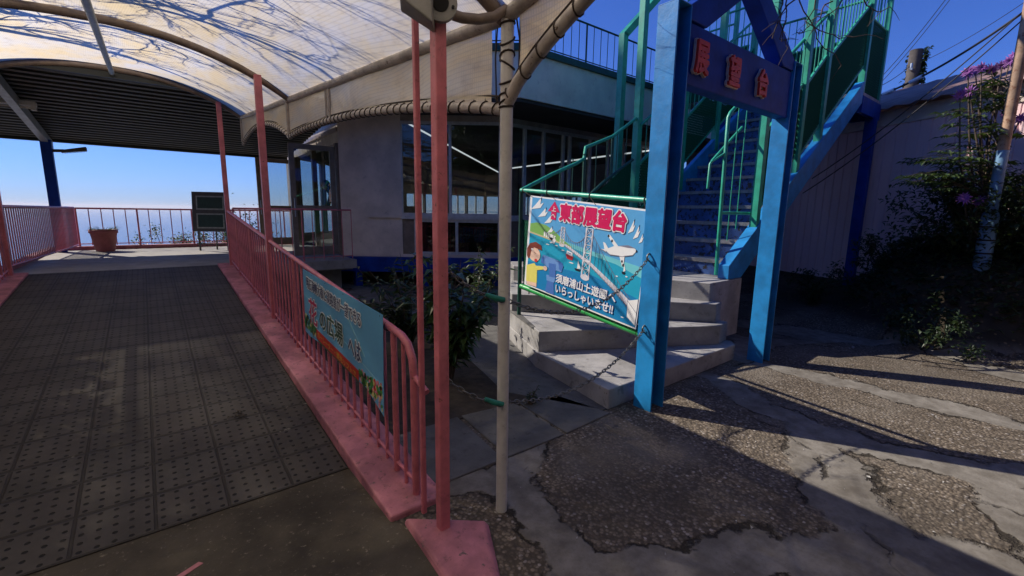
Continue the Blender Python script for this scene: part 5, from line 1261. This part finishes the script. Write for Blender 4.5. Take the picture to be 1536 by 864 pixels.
# shrubs outside the deck, on the slope
for i, (X, Y, r, h, lab) in enumerate([(.25, 14.6, .5, 1.75, 'airy shrub seen through the far deck railing left of the easel'), (1.0, 14.9, .6, 1.9, 'fuller shrub seen through the far deck railing nearest the easel'), (-.2, 14.4, .35, 1.35, 'low thin shrub seen through the far railing right of the tub'), (2.0, 15.0, .6, 1.75, 'shrub seen through the deck railing behind the easel legs'), (-1.0, 14.3, .3, 1.15, 'low sprig seen through the far railing behind the tub')]):
    bush('slope_shrub', lab, (X, Y, gz(X, Y)), r, r, .62 + h - 1.25, int(1500 * r + 250), 'leaf_pale' if i in (0, 2, 4) else 'leaf_mid', 40 + i, .085, cat='shrub')
def tree(name, label, base, h, rad, n, seed, mat='leaf_dark', L=.2):
    rnd = random.Random(seed); base = Vector(base); t = thing(name, tuple(base), label, 'tree'); tm, lf = MB(), MB()
    tm.tube([base, base + Vector((.1, 0, h * .4)), base + Vector((.05, .1, h * .8))], [.13, .1, .05], 8)
    cl = []
    for k in range(26):
        a = rnd.uniform(0, 6.28); r = rad * rnd.uniform(.1, 1); z = h * rnd.uniform(.45, 1.0); p = base + Vector((math.cos(a) * r, math.sin(a) * r, z)); cl.append(p)
        tm.tube([base + Vector((.05, 0, h * rnd.uniform(.3, .7))), p], [.04, .01], 5)
    for k in range(n):
        p = rnd.choice(cl); q = p + Vector((rnd.gauss(0, rad * .16), rnd.gauss(0, rad * .16), rnd.gauss(0, h * .06)))
        lf.leaf(q, Vector((rnd.uniform(-1, 1), rnd.uniform(-1, 1), rnd.uniform(-.8, .6))), Vector((0, 0, 1)), L * rnd.uniform(.6, 1.2), L * .5, .2, .2)
    tm.build('trunk', 'wood_bare', t); lf.build('crown', mat, t)
for (X, Y, h, r_, sd_, lab) in [(4.0, 27.5, 6.2, 1.3, 61, 'dark tree top beyond the deck railing, right of the easel board')]:
    tree('hillside_tree', lab, (X, Y, gz(X, Y)), 1.75 - gz(X, Y), r_, 1600, sd_)

bush_ = None
def hedge(name, label, x0, x1, y0, y1, h, n, seed, L=.22):
    rnd = random.Random(seed); t = thing(name, ((x0 + x1) / 2, (y0 + y1) / 2, 0), label, 'hedge'); st_, lf = MB(), MB()
    k = int(max(x1 - x0, y1 - y0) / .5)
    for i in range(k):
        x = rnd.uniform(x0 + .15, x1 - .15) if x1 - x0 > y1 - y0 else (x0 + x1) / 2; y = y0 + (y1 - y0) * (i + .5) / k if y1 - y0 > x1 - x0 else (y0 + y1) / 2
        st_.tube([(x, y, gz(x, y) - .1), (x + rnd.uniform(-.2, .2), y + rnd.uniform(-.2, .2), h * .85)], [.03, .01], 5)
    for i in range(n):
        x = rnd.uniform(x0, x1); y = rnd.uniform(y0, y1); z = gz(x, y) + (h + .12 * math.sin(y * 2.3 + x)) * rnd.uniform(.02, 1) ** .8
        lf.leaf(Vector((x, y, z)), Vector((rnd.uniform(-1, 1), rnd.uniform(-1, 1), rnd.uniform(-.6, .7))), Vector((0, 0, 1)), L * rnd.uniform(.7, 1.3), L * .6, .2, .2)
    st_.build('stem', 'wood_bare', t); lf.build('foliage', 'leaf_dark', t)
hedge('clipped_hedge', 'tall dense clipped hedge along the outer side of the covered ramp', -2.9, -2.05, -3.5, 8.45, 3.0, 9000, 91)  # hedge added out of view to block low sun under the eave
for i, (X, Y, h_, r_) in enumerate([(-7, -5.0, 5.5, 2.8), (-3, -5.6, 6, 3), (1.5, -5.2, 6, 3.2), (5.5, -5.6, 6, 3.2), (10, -5.4, 5.5, 3), (14.5, -6, 5.5, 2.8)]):  # unseen trees added behind the camera to darken the shaded sides
    tree('evergreen_tree', ['broad evergreen tree on the bank behind the photographer, first from the ramp hedge', 'second evergreen tree on the bank behind the photographer', 'evergreen tree on the bank directly behind the photographer', 'tall evergreen tree on the bank behind the gate side', 'evergreen tree on the bank behind the open paving', 'evergreen tree at the far corner of the open paving', 'evergreen tree beside the near end of the mauve house'][i], (X, Y, gz(X, Y) - .1), h_, r_, 4200, 70 + i, 'leaf_dark', .6)
def sun_block_pine(base, top, seed):  # added far out of view, only its crown's shadow on the house matters
    rnd = random.Random(seed); t = thing('tall_pine', tuple(base), 'very tall bare-trunked pine on the slope beyond the terrace, far outside the ramp', 'tree'); tm, lf = MB(), MB()
    b = Vector(base); tp = Vector(top); tm.tube([b, b.lerp(tp, .5) + Vector((.2, 0, 0)), tp], [.6, .42, .08], 10)
    for k in range(5200):
        f = rnd.random() ** .6; hh = 8.1 * f; a = rnd.uniform(0, 6.28); r = (hh / 1.30 + .1) * rnd.random() ** .5
        q = tp + Vector((math.cos(a) * r, math.sin(a) * r, -hh - .12 * r)); lf.leaf(q, Vector((math.cos(a), math.sin(a), rnd.uniform(-.6, .3))), Vector((0, 0, 1)), rnd.uniform(.5, .9), rnd.uniform(.4, .6), .1, .2)
        if k % 60 == 0: tm.tube([Vector((tp.x, tp.y, q.z + .3)), q], [.06, .02], 5)
    tm.build('trunk', 'wood_bare', t); lf.build('crown', 'leaf_dark', t)
_s, _p = 38.0, 12.65
_bx, _by = _p * math.cos(-SUN_AZ) + _s * math.sin(SUN_AZ), _p * -math.sin(SUN_AZ) + _s * math.cos(SUN_AZ)
sun_block_pine((_bx, _by, gz(_bx, _by) - .3), (_bx, _by, 42.1 * math.tan(SUN_EL) + 5.3), 17)
# bare trees: boughs over the canopy and above the stair
def bare_tree(name, label, base, targets, seed, r0=.13, lv=3, cat='tree'):
    rnd = random.Random(seed); base = Vector(base); t = thing(name, tuple(base), label, cat)
    tk, br = MB(), MB(); fork = Vector((base.x + .15, base.y, 4.7))
    tk.tube([base, base.lerp(fork, .5) + Vector((.06, -.05, 0)), fork], [r0, r0 * .85, r0 * .7], 10)
    def grow(a, b, r, level):
        a = Vector(a); b = Vector(b); n = 7; L = (b - a).length
        pts = [a]
        for k in range(1, n + 1): pts.append(a.lerp(b, k / n) + Vector((rnd.gauss(0, L * .022), rnd.gauss(0, L * .022), rnd.gauss(0, L * .016))))
        for p in pts: p.z = max(p.z, (arch(max(XL, min(XR, p.x)), max(-1.2, min(8.7, p.y))) if p.x > XL - .5 else 3.2) + .42)
        br.tube(pts, [r * (1 - .75 * k / n) for k in range(n + 1)], 6 if r > .012 else 4)
        if level <= 0: return
        for k in range(2, n + 1):
            for _ in range(1 if rnd.random() < .75 else 2):
                d = (pts[k] - pts[k - 1]).normalized(); s_ = Vector((rnd.uniform(-1, 1), rnd.uniform(-1, 1), rnd.uniform(-.35, .35))); s_ = (d * .75 + s_ * .85); s_.normalize()
                grow(pts[k], pts[k] + s_ * L * rnd.uniform(.22, .46), r * (1 - .75 * k / n) * .62 + .0015, level - 1)
    for q in targets: grow(fork, q, r0 * .55, lv)
    tk.build('trunk', 'wood_bare', t); br.build('branches', 'wood_bare', t)
bare_tree('bare_tree', 'leafless tree left of the ramp whose twigs lie across the translucent canopy', (-3.6, 7.4, gz(-3.6, 7.4)), [(-.2, 6.6, 3.75), (.7, 4.8, 3.4), (-.6, 3.6, 3.6), (.2, 8.4, 3.95), (-1.0, 5.4, 3.9), (.5, 2.6, 3.3)], 31)
def twig_tree():
    rnd = random.Random(77); base = ray_pt(1700, 470, 3.4); base.z = 0
    t = thing('bare_tree', tuple(base), 'thin leafless branches arching down in front of the green stair railing', 'tree'); tk, br = MB(), MB()
    top = base + Vector((-.1, .05, 4.6)); tk.tube([base, base + Vector((.05, .02, 2)), top], [.06, .05, .035], 8)
    arcs = [[(1330, -90, 3.6), (1230, -30, 3.8), (1210, 35, 3.9), (1240, 52, 4.0), (1270, 57, 4.0), (1300, 52, 4.0)], [(1290, -40, 3.7), (1300, 5, 3.8), (1315, 20, 3.9), (1335, 10, 3.9)],
            [(1190, -20, 3.7), (1215, 28, 3.8), (1228, 55, 3.9), (1262, 98, 4.0)], [(1183, -20, 3.7), (1180, 18, 3.8), (1176, 40, 3.8), (1172, 62, 3.9)], [(1178, 10, 3.7), (1166, 35, 3.8), (1158, 58, 3.8)], [(1172, 0, 3.8), (1170, 25, 3.8), (1174, 55, 3.9), (1182, 72, 3.9)], [(1245, 0, 3.8), (1230, 22, 3.8), (1218, 35, 3.9), (1205, 46, 3.9), (1195, 48, 3.9)], [(1290, -30, 3.7), (1255, 12, 3.8), (1222, 35, 3.9)]]
    for a in arcs:
        pts = [ray_pt(*q) for q in a]
        fine = []
        for p, q in zip(pts, pts[1:]): fine += [p.lerp(q, k / 3) + Vector((rnd.gauss(0, .01), rnd.gauss(0, .01), rnd.gauss(0, .01))) for k in range(3)]
        fine.append(pts[-1]); br.tube(fine, [.006 * (1 - .5 * k / len(fine)) for k in range(len(fine))], 5)
        for p in fine[1::2]:
            d = Vector((rnd.uniform(-1, 1), rnd.uniform(-1, 1), rnd.uniform(-1, .5))).normalized(); br.tube([p, p + d * .07, p + d * .13 + Vector((0, 0, -.02))], [.003, .0022, .0015], 4)
        br.tube([top, top.lerp(pts[0], .5) + Vector((0, 0, .2)), pts[0]], [.014, .010, .006], 5)
    tk.build('trunk', 'wood_bare', t); br.build('branches', 'wood_bare', t)
twig_tree()
mb = MB(); rnd = random.Random(3)
for k in range(16): mb.leaf(Vector((.36 + rnd.uniform(-.04, .04), 3.53 + rnd.uniform(-.03, .03), rz(3.53) + .014 + .002 * k)), Vector((rnd.uniform(-1, 1), rnd.uniform(-1, 1), rnd.uniform(-.1, .3))), Vector((0, 0, 1)), rnd.uniform(.02, .05), .015, .2, .3)
one(mb, 'dead_leaf', 'soil', 'small curled dead leaf lying on the ramp tiles near the railing', 'leaf', (.36, 3.53, rz(3.53)))
# loose grit and leaves on the old paving
mb = MB(); rnd = random.Random(5)
for k in range(420):
    X = rnd.uniform(1.3, 8.0); Y = rnd.uniform(-1.5, 2.0); z = gz(X, Y); s_ = rnd.uniform(.004, .012) * (1.6 if rnd.random() < .06 else 1)
    pts = [Vector((X + rnd.uniform(-1, 1) * s_, Y + rnd.uniform(-1, 1) * s_, z + rnd.uniform(0, 1) * s_)) for _ in range(5)]
    mb.add(pts, [(0, 1, 2), (0, 2, 3), (0, 3, 4), (1, 4, 2), (1, 0, 4), (2, 4, 3)])
g_ = mb.build('loose_grit', 'concrete'); g_['kind'] = 'stuff'
